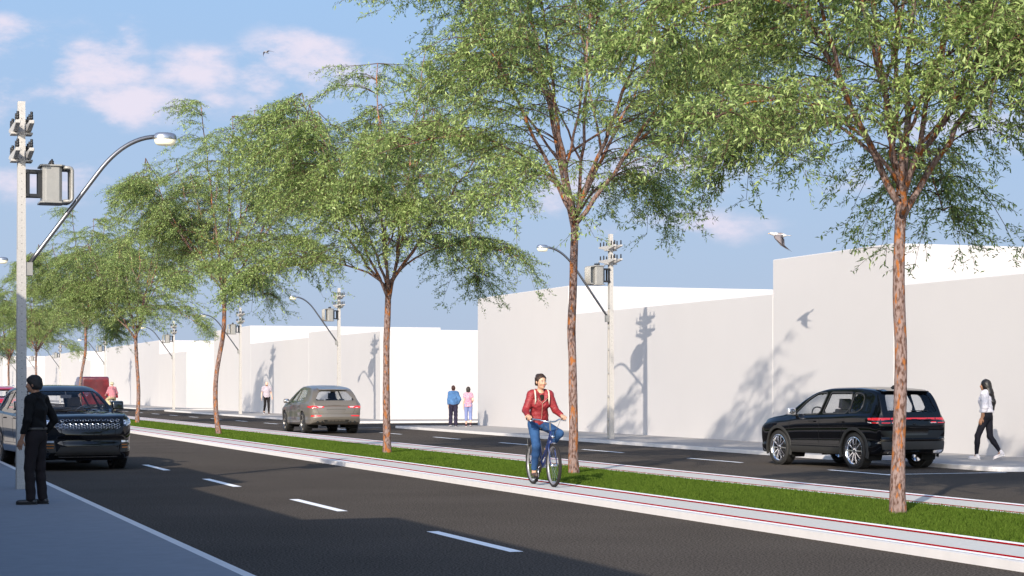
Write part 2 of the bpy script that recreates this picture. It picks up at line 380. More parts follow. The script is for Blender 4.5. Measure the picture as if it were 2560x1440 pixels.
# ---------------------------------------------------------------- grass blades
def grass():
    pts = []
    def region(y0, y1, dens, h, w):
        n = int((y1 - y0) * 2.52 * dens); x = RNG.uniform(10.99, 13.5, n); y = RNG.uniform(y0, y1, n)
        hh = h * RNG.uniform(.55, 1.25, n); ww = w * RNG.uniform(.7, 1.3, n); return x, y, hh, ww
    V = []; 
    for (y0, y1, dens, h, w) in ((12.5, 24, 3000, .044, .006), (24, 36, 1900, .040, .008), (36, 55, 800, .034, .013), (55, 90, 260, .03, .025)):
        x, y, hh, ww = region(y0, y1, dens, h, w); n = len(x); a = RNG.uniform(0, 2 * np.pi, n); ln = RNG.uniform(.1, .7, n) * hh; b = RNG.uniform(0, 2 * np.pi, n)
        z0 = KH - .012
        p0 = np.stack([x - np.cos(a) * ww / 2, y - np.sin(a) * ww / 2, np.full(n, z0)], 1); p1 = np.stack([x + np.cos(a) * ww / 2, y + np.sin(a) * ww / 2, np.full(n, z0)], 1)
        mx_ = np.stack([x + np.cos(b) * ln * .3, y + np.sin(b) * ln * .3, z0 + hh * .55], 1); dx = np.stack([np.cos(a) * ww * .35, np.sin(a) * ww * .35, np.zeros(n)], 1)
        p4 = np.stack([x + np.cos(b) * ln, y + np.sin(b) * ln, z0 + hh], 1)
        V.append(np.stack([p0, p1, mx_ + dx, p4, mx_ - dx], 1).reshape(-1, 3))
    V = np.concatenate(V); F = np.arange(len(V)).reshape(-1, 5)
    o = link_mesh('grass', mesh_np('grass', V, F), mat_leaf('grass_blade', (.070, .125, .014), (.150, .220, .036), .38, 0.0))
    tag(o, 'short green turf between the two cycle tracks', 'grass', kind='stuff')
grass()

# ---------------------------------------------------------------- poles
M_CONC = mat('pole_concrete', (.46, .44, .41), .9, bump=(120, .5, .004), var=(60, .16))
M_BLK = mat('black_steel', (.012, .012, .013), .45)
M_TRAFO = mat('transformer_paint', (.31, .30, .275), .45, metal=.25, bump=(30, .15, .003), var=(12, .06))
M_GALV = mat('galvanised_steel', (.23, .23, .24), .33, metal=.85, bump=(40, .1, .002))
M_LAMPH = mat('lamp_housing', (.40, .41, .44), .25, metal=.8)
M_LAMPG = mat('lamp_glass', (.85, .80, .62), .35, emit=(1, .87, .55), estr=.14)
def make_pole(side):
    """side = direction (+1 or -1) in which the arm and transformer point along X"""
    root = empty('utility_pole', (0, 0, 0))
    b = MB(); H = 6.12
    def dim(z): t = z / H; return .078 - .026 * t, .105 - .03 * t
    # two flanges and a web, solid above
    def pr(fx0, fx1, fy0, fy1, z0, z1):
        a0, c0 = dim(z0); a1, c1 = dim(z1)
        b.hexa([(fx0 * a0, fy0 * c0, z0), (fx1 * a0, fy0 * c0, z0), (fx1 * a0, fy1 * c0, z0), (fx0 * a0, fy1 * c0, z0),
                (fx0 * a1, fy0 * c1, z1), (fx1 * a1, fy0 * c1, z1), (fx1 * a1, fy1 * c1, z1), (fx0 * a1, fy1 * c1, z1)])
    pr(-1, 1, -1, -.62, -.02, 3.9); pr(-1, 1, .62, 1, -.02, 3.9); pr(-.45, .45, -.62, .62, -.02, 3.9); pr(-1, 1, -1, 1, 3.9, H)
    for z in (.02, .55, 1.25, 1.95, 2.65, 3.3):
        pr(-.98, .98, -.62, .62, z, z + .06)
    b.build('pole_shaft', M_CONC, root)
    b = MB()
    for i in range(44):
        z = .9 + i * .118; a, c = dim(z); b.tube([(0, -c + .002, z), (0, -c - .0012, z)], .0065, 8); 
    b.build('bolt_hole', mat('hole_dark', (.03, .03, .03), .9), root)['kind'] = 'stuff'
    for zc in (5.29, 5.70):
        for sx in (-1, 1):
            bb = MB(); x0 = sx * .065; x1 = sx * .135; lo, hi = min(x0, x1), max(x0, x1)
            # beam, deep at the pole and thin at the tips
            V = []
            prof = [(-.62, .02, .07), (-.16, -.045, .07), (.16, -.045, .07), (.62, .02, .07)]
            for (yy, zl, zh) in prof: V += [(lo, yy, zc + zl), (hi, yy, zc + zl), (hi, yy, zc + zh), (lo, yy, zc + zh)]
            F = [(0, 1, 2, 3), (15, 14, 13, 12)] + [(i * 4 + k, (i + 1) * 4 + k, (i + 1) * 4 + (k + 1) % 4, i * 4 + (k + 1) % 4) for i in range(3) for k in range(4)]
            bb.add(V, F)
            bb.box((min(sx * .055, sx * .16), -.13, zc - .085), (max(sx * .055, sx * .16), .13, zc - .052))
            arm = bb.build('crossarm', M_CONC, root, bevel=.006, seg=1)
            for yy in ((-.56, -.30, .30, .56) if sx < 0 else (-.56, -.26, .0, .30, .56)):
                i_ = MB(); i_.lathe([(0, 0), (.014, 0), (.014, .015), (.023, .018), (.024, .045), (.019, .05), (.019, .056), (.023, .06), (.023, .085), (.018, .09), (.018, .096), (.021, .1), (.02, .13), (0, .134)], 10, Matrix.Translation((sx * .10, yy, zc + .07)))
                i_.build('insulator', M_BLK, arm, smooth=True)
    # transformer: bracket frame, tank, cooling loops
    s = side
    br = MB(); zt0, zt1 = 4.68, 5.09
    for yy in (-.09, .09):
        for (xa, xb, za, zb) in ((.07, .29, zt1 - .045, zt1), (.07, .29, zt0, zt0 + .045), (.07, .115, zt0 + .045, zt1 - .045), (.235, .29, zt0 + .045, zt1 - .045)):
            br.box((min(s * xa, s * xb), yy - .02, za), (max(s * xa, s * xb), yy + .02, zb))
    br.box((min(s * .06, s * .10), -.13, zt1 - .05), (max(s * .06, s * .10), .13, zt1)); br.box((min(s * .06, s * .10), -.13, zt0), (max(s * .06, s * .10), .13, zt0 + .05))
    br.build('bracket', M_BLK, root)
    cx = s * .44
    def oct_(hx, hy, ch): return [(cx - hx + ch, -hy), (cx + hx - ch, -hy), (cx + hx, -hy + ch), (cx + hx, hy - ch), (cx + hx - ch, hy), (cx - hx + ch, hy), (cx - hx, hy - ch), (cx - hx, -hy + ch)]
    tb = MB(); tb.prism(oct_(.145, .23, .045), 4.61, 5.14, 'Z'); tank = tb.build('transformer_tank', M_TRAFO, root, bevel=.008)
    tb = MB(); tb.prism(oct_(.185, .26, .05), 5.14, 5.165, 'Z'); tb.build('tank_lid', M_TRAFO, tank, bevel=.004)
    tb = MB(); tb.prism(oct_(.185, .26, .05), 4.585, 4.61, 'Z'); tb.build('tank_base', M_TRAFO, tank, bevel=.004)
    for yy in (-.19, -.095, 0, .095, .19):
        lp = MB(); q = []
        xa = s * .60; xb = s * .735
        for (px_, pz) in ((xa, 5.13), (xb - s * .04, 5.13), (xb - s * .012, 5.118), (xb, 5.09), (xb, 4.66), (xb - s * .012, 4.632), (xb - s * .04, 4.62), (xa, 4.62)): q.append((px_, yy, pz))
        lp.tube(q, .027, 8); lp.build('cooling_loop', M_TRAFO, tank, smooth=True)
    for yy in (-.15, 0, .15):
        i_ = MB(); i_.lathe([(0, 0), (.03, 0), (.03, .035), (.02, .04), (.028, .045), (.028, .06), (.015, .07), (.012, .09), (0, .092)], 10, Matrix.Translation((cx, yy, 5.165))); i_.build('bushing', M_BLK, tank, smooth=True)
    # junction box, lamp arm and lamp head
    jb = MB(); jb.box((min(s * .066, s * .165), -.07, 3.49), (max(s * .066, s * .165), .07, 3.69)); jb.build('junction_box', M_TRAFO, root, bevel=.006)
    pts = [(s * .115, 0, 3.67)]
    for i in range(8): t = (i + 1) / 8; pts.append((s * (.115 + 1.03 * t), 0, 3.67 + 1.42 * t))
    p0 = Vector((s * 1.145, 0, 5.09)); p1 = Vector((s * 1.55, 0, 5.65)); p2 = Vector((s * 2.03, 0, 5.68))
    for i in range(1, 13):
        t = i / 12; pts.append(tuple(p0 * (1 - t) ** 2 + p1 * 2 * t * (1 - t) + p2 * t * t))
    a = MB(); a.tube(pts, .034, 12); a.build('lamp_arm', M_GALV, root, smooth=True)
    hd = MB(); Mh = Matrix.Translation((s * 2.17, 0, 5.65)) @ Matrix.Diagonal((.74, .5, .92, 1))
    hd.lathe([(.24, -.005), (.245, .03), (.232, .07), (.20, .095), (.16, .105), (0, .108)], 28, Mh)
    hd.lathe([(.24, -.005), (0, -.004)], 28, Mh)
    head = hd.build('lamp_head', M_LAMPH, root, smooth=True, weld=True, angle=50)
    hd = MB(); hd.lathe([(.228, -.006), (.225, -.04), (.20, -.085), (.16, -.105), (0, -.108)], 28, Mh); hd.build('lamp_glass', M_LAMPG, head, smooth=True, weld=True)
    return root
pole_l = make_pole(1); pole_l.location = (2.62, 29.9, KH - .26)
tag(pole_l, 'nearest and largest grey concrete utility pole with lamp and transformer, beside the man in black', 'utility pole', 'utility poles of the near pavement')
q = copy_tree(pole_l); q.location = (2.60, 61, KH - .2); q['label'] = 'near side utility pole whose lamp just shows at the left edge'
pole_r = make_pole(-1)
PR = [(53.2, 'grey largest far side utility pole, just right of the woman on the bicycle'), (86.2, 'utility pole whose foot is hidden behind the grey car'),
      (109.2, 'utility pole on the far pavement just left of the bald man'), (132.4, 'utility pole right of the slim tree at the bend, its top among leaves'),
      (168.3, 'utility pole rising behind the far cyclist in pink'), (204, 'utility pole seen above the roof of the black car facing us'),
      (229.6, 'utility pole half hidden by the trunk next to the near pole'), (255, 'farthest utility pole, its transformer left of the near pole')]
for i, (y, lb) in enumerate(PR):
    o = pole_r if i == 0 else copy_tree(pole_r)
    o.location = (21.8, y, KH); tag(o, lb, 'utility pole', 'utility poles of the far pavement')
q = copy_tree(pole_r); q.location = (21.8, 290, KH); q['label'] = 'tiny last utility pole at the very end of the avenue'

# ---------------------------------------------------------------- trees
M_BARK = mat_mix2('bark', (.10, .052, .038), (.27, .195, .175), 34, .38, .56, .95, stretch=(1, 1, .38), bump=1.0, c3=(.34, .125, .04), s3=(15, .55, .61))
M_TWIG = mat('twig', (.10, .055, .04), .9)
M_LEAF = mat_leaf('leaf', (.120, .205, .045), (.54, .66, .24), .43)
def bez(p0, p1, p2, n): return [p0 * (1 - t) ** 2 + p1 * 2 * t * (1 - t) + p2 * t * t for t in [i / n for i in range(n + 1)]]
def make_tree(seed, H, fork, trunk_off, rad, r0=.086, nlimb=8, zlow=None):
    rn = random.Random(seed); rg = np.random.default_rng(seed)
    wood = MB(); thin = MB()
    # trunk
    zs = [-.06, .05, .3, .8, 1.4, 2.0, 2.6, 3.2, 3.8, fork] if fork > 4 else [-.06, .05, .3, .8, 1.4, 2.0, 2.6, 3.2, fork]
    tp = []; tr = []
    for z in zs:
        t = z / fork; off = trunk_off(t); tp.append(Vector((off[0], off[1], z)) + Vector((rn.uniform(-.012, .012), rn.uniform(-.012, .012), 0)))
        tr.append(r0 * (1.22 if z < .06 else 1.08 if z < .4 else 1.0 - .2 * t) * rn.uniform(.96, 1.05))
    # densify
    P = []; Q = []
    for i in range(len(tp) - 1):
        a = tp[max(i - 1, 0)]; b_ = tp[i]; c_ = tp[i + 1]; d = tp[min(i + 2, len(tp) - 1)]
        for k in range(5):
            t = k / 5; P.append(.5 * ((2 * b_) + (c_ - a) * t + (2 * a - 5 * b_ + 4 * c_ - d) * t * t + (3 * b_ - a - 3 * c_ + d) * t ** 3)); Q.append((tr[i] * (1 - t) + tr[i + 1] * t) * rn.uniform(.985, 1.015))
    P.append(tp[-1]); Q.append(tr[-1]); wood.tube(P, Q, 14)
    top = tp[-1]; sec = []
    Rm = rad
    def branch(p0, p1, p2, ra, rb, n, target, ns=8):
        pts = bez(p0, p1, p2, n); pts = [pts[0]] + [p + Vector((rn.gauss(0, .02), rn.gauss(0, .02), rn.gauss(0, .015))) * min(1, (p1 - p0).length) for p in pts[1:]]
        target.tube(pts, [ra + (rb - ra) * i / n for i in range(n + 1)], ns, caps=True); return pts
    az0 = rn.uniform(0, 6.28)
    dome = lambda r: fork + (H - fork) * max(.05, 1 - min(1, r / (Rm * 1.15)) ** 1.8) ** .62
    limbs = []
    for i in range(nlimb):
        a = az0 + i * 2.399 + rn.uniform(-.25, .25); pol = [9, 25, 34, 16, 31, 38, 12, 28, 21, 35][i % 10] * math.pi / 180
        zt = fork + (H - .5 - fork) * (1 - .42 * (pol / .75) ** 2) ; rr = min(Rm * .80, math.tan(pol) * (zt - fork) * .95)
        zt = min(zt, dome(rr) - .55)
        e = Vector((math.cos(a) * rr, math.sin(a) * rr, zt)) + Vector((top.x, top.y, 0))
        s0 = top + Vector((math.cos(a), math.sin(a), 0)) * .03 + Vector((0, 0, rn.uniform(-.25, .25)))
        mid = s0 + Vector((math.cos(a) * rr * .46 + rn.uniform(-.15, .15), math.sin(a) * rr * .46 + rn.uniform(-.15, .15), (zt - fork) * .45 - .1))
        ra = r0 * rn.uniform(.40, .55); limbs.append((branch(s0, mid, e, ra, .012, 16, wood, 9), a, ra))
        if rn.random() < .75:   # a fork in the limb
            pts = limbs[-1][0]; k = rn.randint(3, 6); q0 = pts[k]; a2 = a + rn.choice((-1, 1)) * rn.uniform(.5, 1.1); l = (H - q0.z) * rn.uniform(.55, .8)
            e2 = q0 + Vector((math.cos(a2) * l * .5, math.sin(a2) * l * .5, l)); e2.z = min(e2.z, dome(math.hypot(e2.x, e2.y)) - .55); limbs.append((branch(q0, q0 + (e2 - q0) * .5 + Vector((math.cos(a2), math.sin(a2), -.6)) * .2, e2, ra * .6, .01, 12, wood, 7), a2, ra * .6))
    # low spreading limbs that droop
    for i in range(6):
        a = az0 + i * 1.047 + rn.uniform(-.35, .35); l = Rm * rn.uniform(.72, .98)
        pk = limbs[i % nlimb][0]; s0 = (top + Vector((0, 0, rn.uniform(0, .3)))) if i % 3 == 0 else pk[rn.randint(2, 4)].copy(); e = Vector((top.x + math.cos(a) * l, top.y + math.sin(a) * l, s0.z + rn.uniform(-.5, .8)))
        limbs.append((branch(s0, s0 * .6 + e * .4 + Vector((0, 0, 1.15)), e, r0 * .30, .008, 12, wood, 7), a, r0 * .3))
    sprays = []
    for (pts, a, ra) in limbs:
        n = len(pts); ctr = Vector((top.x, top.y, 0))
        for j in range(2, n):
            t = j / (n - 1)
            if t < .22: continue
            for rep in range(2 if t < .6 else 3):
                p = pts[j]; outd = (p - ctr); outd.z = 0
                oa = math.atan2(outd.y, outd.x) if outd.length > .4 else rn.uniform(0, 6.28)
                if rn.random() < .08: continue
                a2 = oa + rn.gauss(0, 1.0); room = max(.45, Rm * 1.05 - outd.length); l = min(room, rn.uniform(.8, 1.9)) * (1 - .35 * max(0, (p.z - fork) / (H - fork) - .5))
                ro = min(1, outd.length / Rm); zcap = (fork + (H - fork) * max(.05, 1 - (min(1, (outd.length + l * .5) / (Rm * 1.15))) ** 1.8) ** .62) - .15 - p.z
                e = p + Vector((math.cos(a2) * l, math.sin(a2) * l, min(zcap, rn.uniform(-.35, .3) - .95 * ro * ro * l)))
                m_ = p + Vector((math.cos(a2) * l * .5, math.sin(a2) * l * .5, min(zcap, l * .32 + .05)))
                q_ = e * 1.55 + Vector((seed, seed, seed)); nzv = math.sin(q_.x + 1.7 * math.sin(q_.y * .8)) + math.sin(q_.y * 1.1 + 1.3 * math.sin(q_.z * 1.2)) + math.sin(q_.z * 1.5 + q_.x * .6)
                if nzv < -.85 and j < n - 2 and rn.random() < .85: continue
                if zcap < -.15: zcap = rn.uniform(-.3, -.05)
                sp = bez(p, m_, e, 7); thin.tube(sp, [.011 - .0012 * k for k in range(8)], 4, caps=False)
                sprays.append((sp, a2, l))
    # twigs and leaves
    TW = []; 
    for (sp, a2, l) in sprays:
        for k in range(1, 8):
            for rep in range(2):
                p = sp[k]; a3 = a2 + rn.gauss(0, .9); l3 = rn.uniform(.28, .62); dz = rn.uniform(-.55, .12)
                TW.append((*p, math.cos(a3) * l3 * .85, math.sin(a3) * l3 * .85, l3 * dz))
    TW = np.array(TW)
    # some hang down in streamers at the rim
    TW = TW[TW[:, 2] + TW[:, 5] > fork - .2 - .4 * rg.random(len(TW)) - .65 * np.clip(np.hypot(TW[:, 0], TW[:, 1]) / Rm - .35, 0, 1)]
    rr_ = np.hypot(TW[:, 0] - top.x, TW[:, 1] - top.y); zz_ = (TW[:, 2] - fork) / (H - fork)
    core = (rr_ < Rm * (.42 - .35 * np.clip(zz_, 0, 1))) & (rg.random(len(TW)) < .65); TW = TW[~core]
    rim = np.hypot(TW[:, 0], TW[:, 1]) > Rm * .6; rim &= rg.random(len(TW)) < .10
    ST = TW[rim].copy(); ST[:, 3:5] *= .45; ST[:, 5] = -rg.uniform(.2, .5, len(ST)); TW = np.concatenate([TW, ST])
    n = len(TW); NL = 20
    P0 = TW[:, None, :3]; DV = TW[:, None, 3:]; t = np.linspace(.1, 1, NL)[None, :, None]
    pos = P0 + DV * t + np.array([0, 0, -.10]) * (t ** 2)
    az_ = np.arctan2(DV[..., 1], DV[..., 0]); sgn = np.where(np.arange(NL) % 2 == 0, 1, -1)[None, :]
    la = az_ + sgn * rg.uniform(.35, 1.2, (n, NL)) + rg.normal(0, .6, (n, NL)); pitch = rg.normal(-.25, .65, (n, NL))
    L = rg.uniform(.055, .100, (n, NL)); wv = L * rg.uniform(.12, .17, (n, NL))
    d = np.stack([np.cos(la) * np.cos(pitch), np.sin(la) * np.cos(pitch), np.sin(pitch)], -1)
    roll = rg.normal(0, .7, (n, NL)); hx = np.stack([-np.sin(la), np.cos(la), np.zeros_like(la)], -1); up = np.cross(d, hx)
    sd = hx * np.cos(roll)[..., None] + up * np.sin(roll)[..., None]
    pos = pos + rg.normal(0, .022, pos.shape); base = pos; tip = pos + d * L[..., None]; mid = pos + d * (L * .42)[..., None]
    nrm = np.cross(d, sd); fold = nrm * (wv * .35)[..., None]
    V = np.stack([base, mid + sd * wv[..., None] + fold, tip - nrm * (L * .12)[..., None], mid - sd * wv[..., None] + fold], 2).reshape(-1, 3)
    F = np.arange(len(V)).reshape(-1, 4)
    # twig lines, as thin triangular ribbons
    p1 = TW[:, :3]; p2 = p1 + TW[:, 3:] + np.array([0, 0, -.10]); pm = p1 + TW[:, 3:] * .5 + np.array([0, 0, -.025]); wd = .0032
    ax = np.stack([-TW[:, 4], TW[:, 3], np.zeros(n)], 1); ax /= np.linalg.norm(ax, axis=1)[:, None] + 1e-6
    TV = []; 
    for a_, b_ in ((p1, pm), (pm, p2)):
        TV.append(np.stack([a_ - ax * wd, a_ + ax * wd, b_ + ax * wd * .7, b_ - ax * wd * .7], 1)); zz = np.array([0, 0, wd])
        TV.append(np.stack([a_ - zz, a_ + zz, b_ + zz * .7, b_ - zz * .7], 1))
    TV = np.concatenate(TV).reshape(-1, 3)
    root = empty('street_tree')
    tr_o = wood.build('trunk', M_BARK, root, smooth=True)
    br_o = thin.build('branches', M_TWIG, root, smooth=True)
    tw_o = link_mesh('twigs', mesh_np('twigs', TV, np.arange(len(TV)).reshape(-1, 4)), M_TWIG, root)
    cr_o = link_mesh('crown', mesh_np('crown', V, F), M_LEAF, root)
    print('tree leaves', len(F), 'height', V[:, 2].max(), 'low', V[:, 2].min(), 'rad', np.hypot(V[:, 0], V[:, 1]).max())
    return root
straight = lambda t: (.035 * math.sin(t * 5.5), .04 * math.sin(t * 4 + 1))
bendy = lambda t: (-.13 * math.sin(t * 5.6) + .10 * t, .05 * math.sin(t * 3))
wavy = lambda t: (-.05 * math.sin(t * 6.2) + .03 * t, .03 * math.sin(t * 4))
tA = make_tree(5, 9.6, 3.8, straight, 3.5)
tD = make_tree(33, 10.3, 3.85, lambda t: (-.06 * math.sin(t * 4.6), .03 * math.sin(t * 5)), 3.45, r0=.086)
tB = make_tree(9, 11.8, 4.75, bendy, 3.6, r0=.083)
tC = make_tree(21, 11.6, 4.5, wavy, 3.9, r0=.084)
TREES = [(tA, 12.23, 20.55, .3, 1.0, 'nearest tree, whose trunk stands in front of the parked black car'),
         (tC, 12.43, 32.08, 1.4, 1.0, 'tall tree with its trunk just right of the woman on the bicycle'),
         (tD, 12.25, 43.81, 5.2, 1.01, 'tree whose trunk stands just right of the grey car'),
         (tB, 11.95, 63.55, 0.0, 1.0, 'tree with a curved trunk between the bald man and the black car front'),
         (tD, 12.41, 85.1, 4.0, 1.0, 'slim tree just right of the far cyclist in pink'),
         (tB, 12.2, 103.5, .15, 1.0, 'small looking tree with a curved trunk in front of the red van'),
         (tC, 12.2, 128, 3.0, .86, 'far tree just right of the near concrete pole'),
         (tA, 12.2, 150, 1.0, 1.0, 'farthest tree, its crown at the left edge')]
seen = set()
for (src, x, y, rz, sc, lb) in TREES:
    o = copy_tree(src) if id(src) in seen else src; seen.add(id(src))
    o.location = (x, y, KH - .01); o.rotation_euler = (0, 0, rz); o.scale = (sc, sc, sc); tag(o, lb, 'tree', 'row of trees in the grass strip')
# ---------------------------------------------------------------- vehicles
M_BPAINT = mat('black_paint', (.0025, .003, .0045), .3, spec=.0, coat=.85)
M_TAUPE = mat('taupe_paint', (.155, .137, .114), .38, metal=.2, coat=.5)
M_RPAINT = mat('red_paint', (.42, .012, .03), .3, coat=1.0)
M_VPAINT = mat('van_paint', (.20, .014, .018), .35, coat=.8)
M_DPLAST = mat('dark_plastic', (.028, .027, .025), .6)
M_GBLACK = mat('gloss_black', (.004, .004, .004), .1, coat=1)
M_LINER = mat('wheel_liner', (.004, .004, .004), .95)
M_SEAM = mat('panel_gap', (.001, .001, .001), .9)
M_TYRE = mat('tyre_rubber', (.022, .021, .020), .75)
M_CHROME = mat('chrome', (.80, .80, .82), .12, metal=1)
M_RIMG = mat('grey_rim', (.20, .19, .18), .3, metal=.9)
M_TAIL = mat('tail_light_red', (.55, .008, .012), .2, coat=1, emit=(1, .02, .02), estr=.22)
M_TAILW = mat('tail_light_clear', (.75, .68, .68), .2, coat=1)
M_HEADL = mat('head_light_clear', (.55, .62, .72), .08, metal=.6, coat=1)
M_AMBER = mat('amber_trim', (.50, .19, .045), .35, metal=.6)
M_SEATD = mat('seat_dark', (.03, .035, .05), .7)
M_SEATT = mat('seat_tan', (.22, .16, .12), .7)
M_GLASS = mat_glass('window_glass', (.86, .88, .90))
M_GLASSD = mat_glass('window_glass_dark', (.45, .50, .60))

def interp(tab):
    xs = np.array([p[0] for p in tab], float); ys = np.array([p[1] for p in tab], float)
    o = np.argsort(xs); xs = xs[o]; ys = ys[o]
    h = np.diff(xs); dlt = np.diff(ys) / h; m = np.zeros(len(xs))     # monotone cubic
    m[0] = dlt[0]; m[-1] = dlt[-1]
    for i in range(1, len(xs) - 1):
        m[i] = 0 if dlt[i - 1] * dlt[i] <= 0 else 2 / (1 / dlt[i - 1] + 1 / dlt[i])
    def f(x):
        x = float(min(max(x, xs[0]), xs[-1])); i = int(min(max(np.searchsorted(xs, x) - 1, 0), len(xs) - 2)); t = (x - xs[i]) / h[i]
        return float((2 * t**3 - 3 * t**2 + 1) * ys[i] + (t**3 - 2 * t**2 + t) * h[i] * m[i] + (-2 * t**3 + 3 * t**2) * ys[i + 1] + (t**3 - t**2) * h[i] * m[i + 1])
    return f

class Car:
    """x forward, y to the car's left, z up; origin on the road under the middle"""
    def __init__(s, sp):
        s.sp = sp; s.L = sp['L']; s.top = interp(sp['top']); s.belt = interp(sp['belt']); s.w = interp(sp['w']); s.bot = interp(sp['bot'])
        s.tum = sp.get('tumble', .30); s.fb = sp.get('fbulge', .07); s.rb = sp.get('rbulge', .05); s.NU = 5
        s.crease = sp.get('crease', .012)
    def ctrl(s, x):
        zt = s.top(x); zb = s.bot(x); w = s.w(x); zl = min(s.belt(x), zt - .015); d = zt - zl; wb = w - .055; tm = s.tum * d
        sh = zl - .10
        P = [(0, zb), (.55 * w, zb), (.90 * w, zb + .005), (w - .03, zb + .05), (w - .012, zb + .16), (w - .02, zb + (sh - zb) * .42), (w - .004, zb + (sh - zb) * .70), (w, sh - .03), (w - .006, sh + .035),
             (wb + .012, zl - .015), (wb - .012, zl + .02 * min(1, d * 8)), (wb - .02 - tm * .5, zl + d * .48), (wb - .03 - tm * .90, zl + .88 * d), (wb - .07 - tm * 1.02, zl + .955 * d), (wb - .20 - tm * 1.02, zl + .985 * d), (.45 * (wb - tm), zt - .006), (0, zt)]
        return P
    def section(s, x):
        P = s.ctrl(x); out = []; n = len(P); NU = s.NU
        for i in range(n - 1):
            a = P[max(i - 1, 0)]; b = P[i]; c = P[i + 1]; d = P[min(i + 2, n - 1)]
            if i == 0: a = (-P[1][0], P[1][1])
            if i == n - 2: d = (-P[n - 2][0], P[n - 2][1])
            for k in range(NU):
                t = k / NU; out.append(tuple(.5 * ((2 * b[j]) + (c[j] - a[j]) * t + (2 * a[j] - 5 * b[j] + 4 * c[j] - d[j]) * t * t + (3 * b[j] - a[j] - 3 * c[j] + d[j]) * t ** 3) for j in (0, 1)))
        out.append(P[-1]); return out
    def side_y(s, x, z):
        q = s.section(x); lo = None
        for i in range(8, len(q) - 1):
            if q[i][1] <= z <= q[i + 1][1] and q[i + 1][1] > q[i][1]:
                t = (z - q[i][1]) / (q[i + 1][1] - q[i][1]); return q[i][0] * (1 - t) + q[i + 1][0] * t
        return q[8][0] if z < q[8][1] else 0
    def end_w(s, sgn, z): return s.side_y(sgn * s.L / 2, z)
    def end_x(s, sgn, y, z):
        """surface x at the front (sgn 1) or rear (-1)"""
        X = sgn * s.L / 2
        if z > s.top(X) - .02:
            # on hatch or hood: march inwards until the section covers (y,z)
            x = X
            for i in range(400):
                x -= sgn * .006; q = s.section(x); hi = 0
                zz = None
                for j in range(len(q) - 1, 8, -1):
                    if q[j][0] <= abs(y) <= q[j - 1][0] or abs(q[j - 1][0] - q[j][0]) < 1e-9 and abs(y) <= q[j][0]:
                        t = 0 if abs(q[j - 1][0] - q[j][0]) < 1e-9 else (abs(y) - q[j][0]) / (q[j - 1][0] - q[j][0]); zz = q[j][1] * (1 - t) + q[j - 1][1] * t; break
                if zz is not None and zz >= z: return x
            return x
        we = max(s.end_w(sgn, z), .01); bl = s.fb if sgn > 0 else s.rb; r = abs(y) / we
        if r <= 1: return X + sgn * s.bulge(sgn, y, z)
        # round the corner: find x where side_y == |y|
        x = X
        for i in range(200):
            x -= sgn * .004
            if s.side_y(x, z) >= abs(y): return x
        return x
    def bulge(s, sgn, y, z):
        we = max(s.end_w(sgn, z), .01); bl = s.fb if sgn > 0 else s.rb; r = min(1, abs(y) / we)
        X = sgn * s.L / 2; zc = (s.top(X) + s.bot(X)) / 2; hz = (s.top(X) - s.bot(X)) / 2; v = min(1, abs(z - zc) / hz)
        return bl * (1 - r ** 2.2) * (1 - .75 * v ** 3) + s.endprof(sgn, z) * (1 - r ** 8)
    def endprof(s, sgn, z):
        t = s.sp.get('fprof' if sgn > 0 else 'rprof')
        if not t: return 0
        zs = [a for a, b in t]; return float(np.interp(z, zs, [b for a, b in t]))
    def z_at(s, x, y):
        q = s.section(x)
        for j in range(len(q) - 1, 8, -1):
            if q[j][0] <= abs(y) <= q[j - 1][0]:
                t = 0 if q[j - 1][0] - q[j][0] < 1e-9 else (abs(y) - q[j][0]) / (q[j - 1][0] - q[j][0]); return q[j][1] * (1 - t) + q[j - 1][1] * t
        return q[-1][1]
    def spoiler(s, x0, x1, hw, drop, th=.022, ny=14, nx=5):
        """roof spoiler from x0 (on the roof) back to x1"""
        V = []
        for lay in (1, 0):
            for j in range(nx + 1):
                t = j / nx; x = x0 + (x1 - x0) * t
                for i in range(ny + 1):
                    y = hw * (2 * i / ny - 1) * (1 - .04 * t); z = s.z_at(x0, y) + .006 - drop * t ** 1.4
                    V.append((x + (.05 * (abs(y) / hw) ** 3 if t > .5 else 0), y, z - (.002 + th * t) * (1 - lay)))
        return slab(V, ny, nx)
    def shell(s):
        xs = []; x = -s.L / 2
        ends = s.L / 2
        while x < ends - 1e-6:
            xs.append(x); e = min(ends - x, x + ends); x += .02 if e < .12 else (.035 if e < .35 else .055)
        xs.append(ends); S = [s.section(x) for x in xs]; n = len(S[0]); V = []; F = []
        for i, x in enumerate(xs):
            V += [(x, p[0], p[1]) for p in S[i]] + [(x, -p[0], p[1]) for p in S[i][1:-1]]
        m = 2 * n - 2
        ring = list(range(n)) + [n + k for k in range(n - 3, -1, -1)]   # left side up, right side down
        for i in range(len(xs) - 1):
            for k in range(m):
                a = ring[k]; b_ = ring[(k + 1) % m]; F.append((i * m + a, i * m + b_, (i + 1) * m + b_, (i + 1) * m + a))
        # end caps
        NC = 16
        for (i, sgn) in ((0, -1), (len(xs) - 1, 1)):
            grid = []
            for j in range(1, n - 1):
                row = []
                y, z = S[i][j]
                for c in range(NC + 1):
                    if c == 0: row.append(i * m + j)
                    elif c == NC: row.append(i * m + n + j - 1)
                    else:
                        yy = y * (1 - 2 * c / NC); V.append((xs[i] + sgn * s.bulge(sgn, yy, z), yy, z)); row.append(len(V) - 1)
                grid.append(row)
            for r0, r1 in zip(grid[:-1], grid[1:]):
                for c in range(NC): F.append((r0[c], r0[c + 1], r1[c + 1], r1[c]))
            F.append(tuple(grid[0]) + (i * m,)); F.append(tuple(grid[-1]) + (i * m + n - 1,))
        mb = MB(); mb.add(V, F); return mb

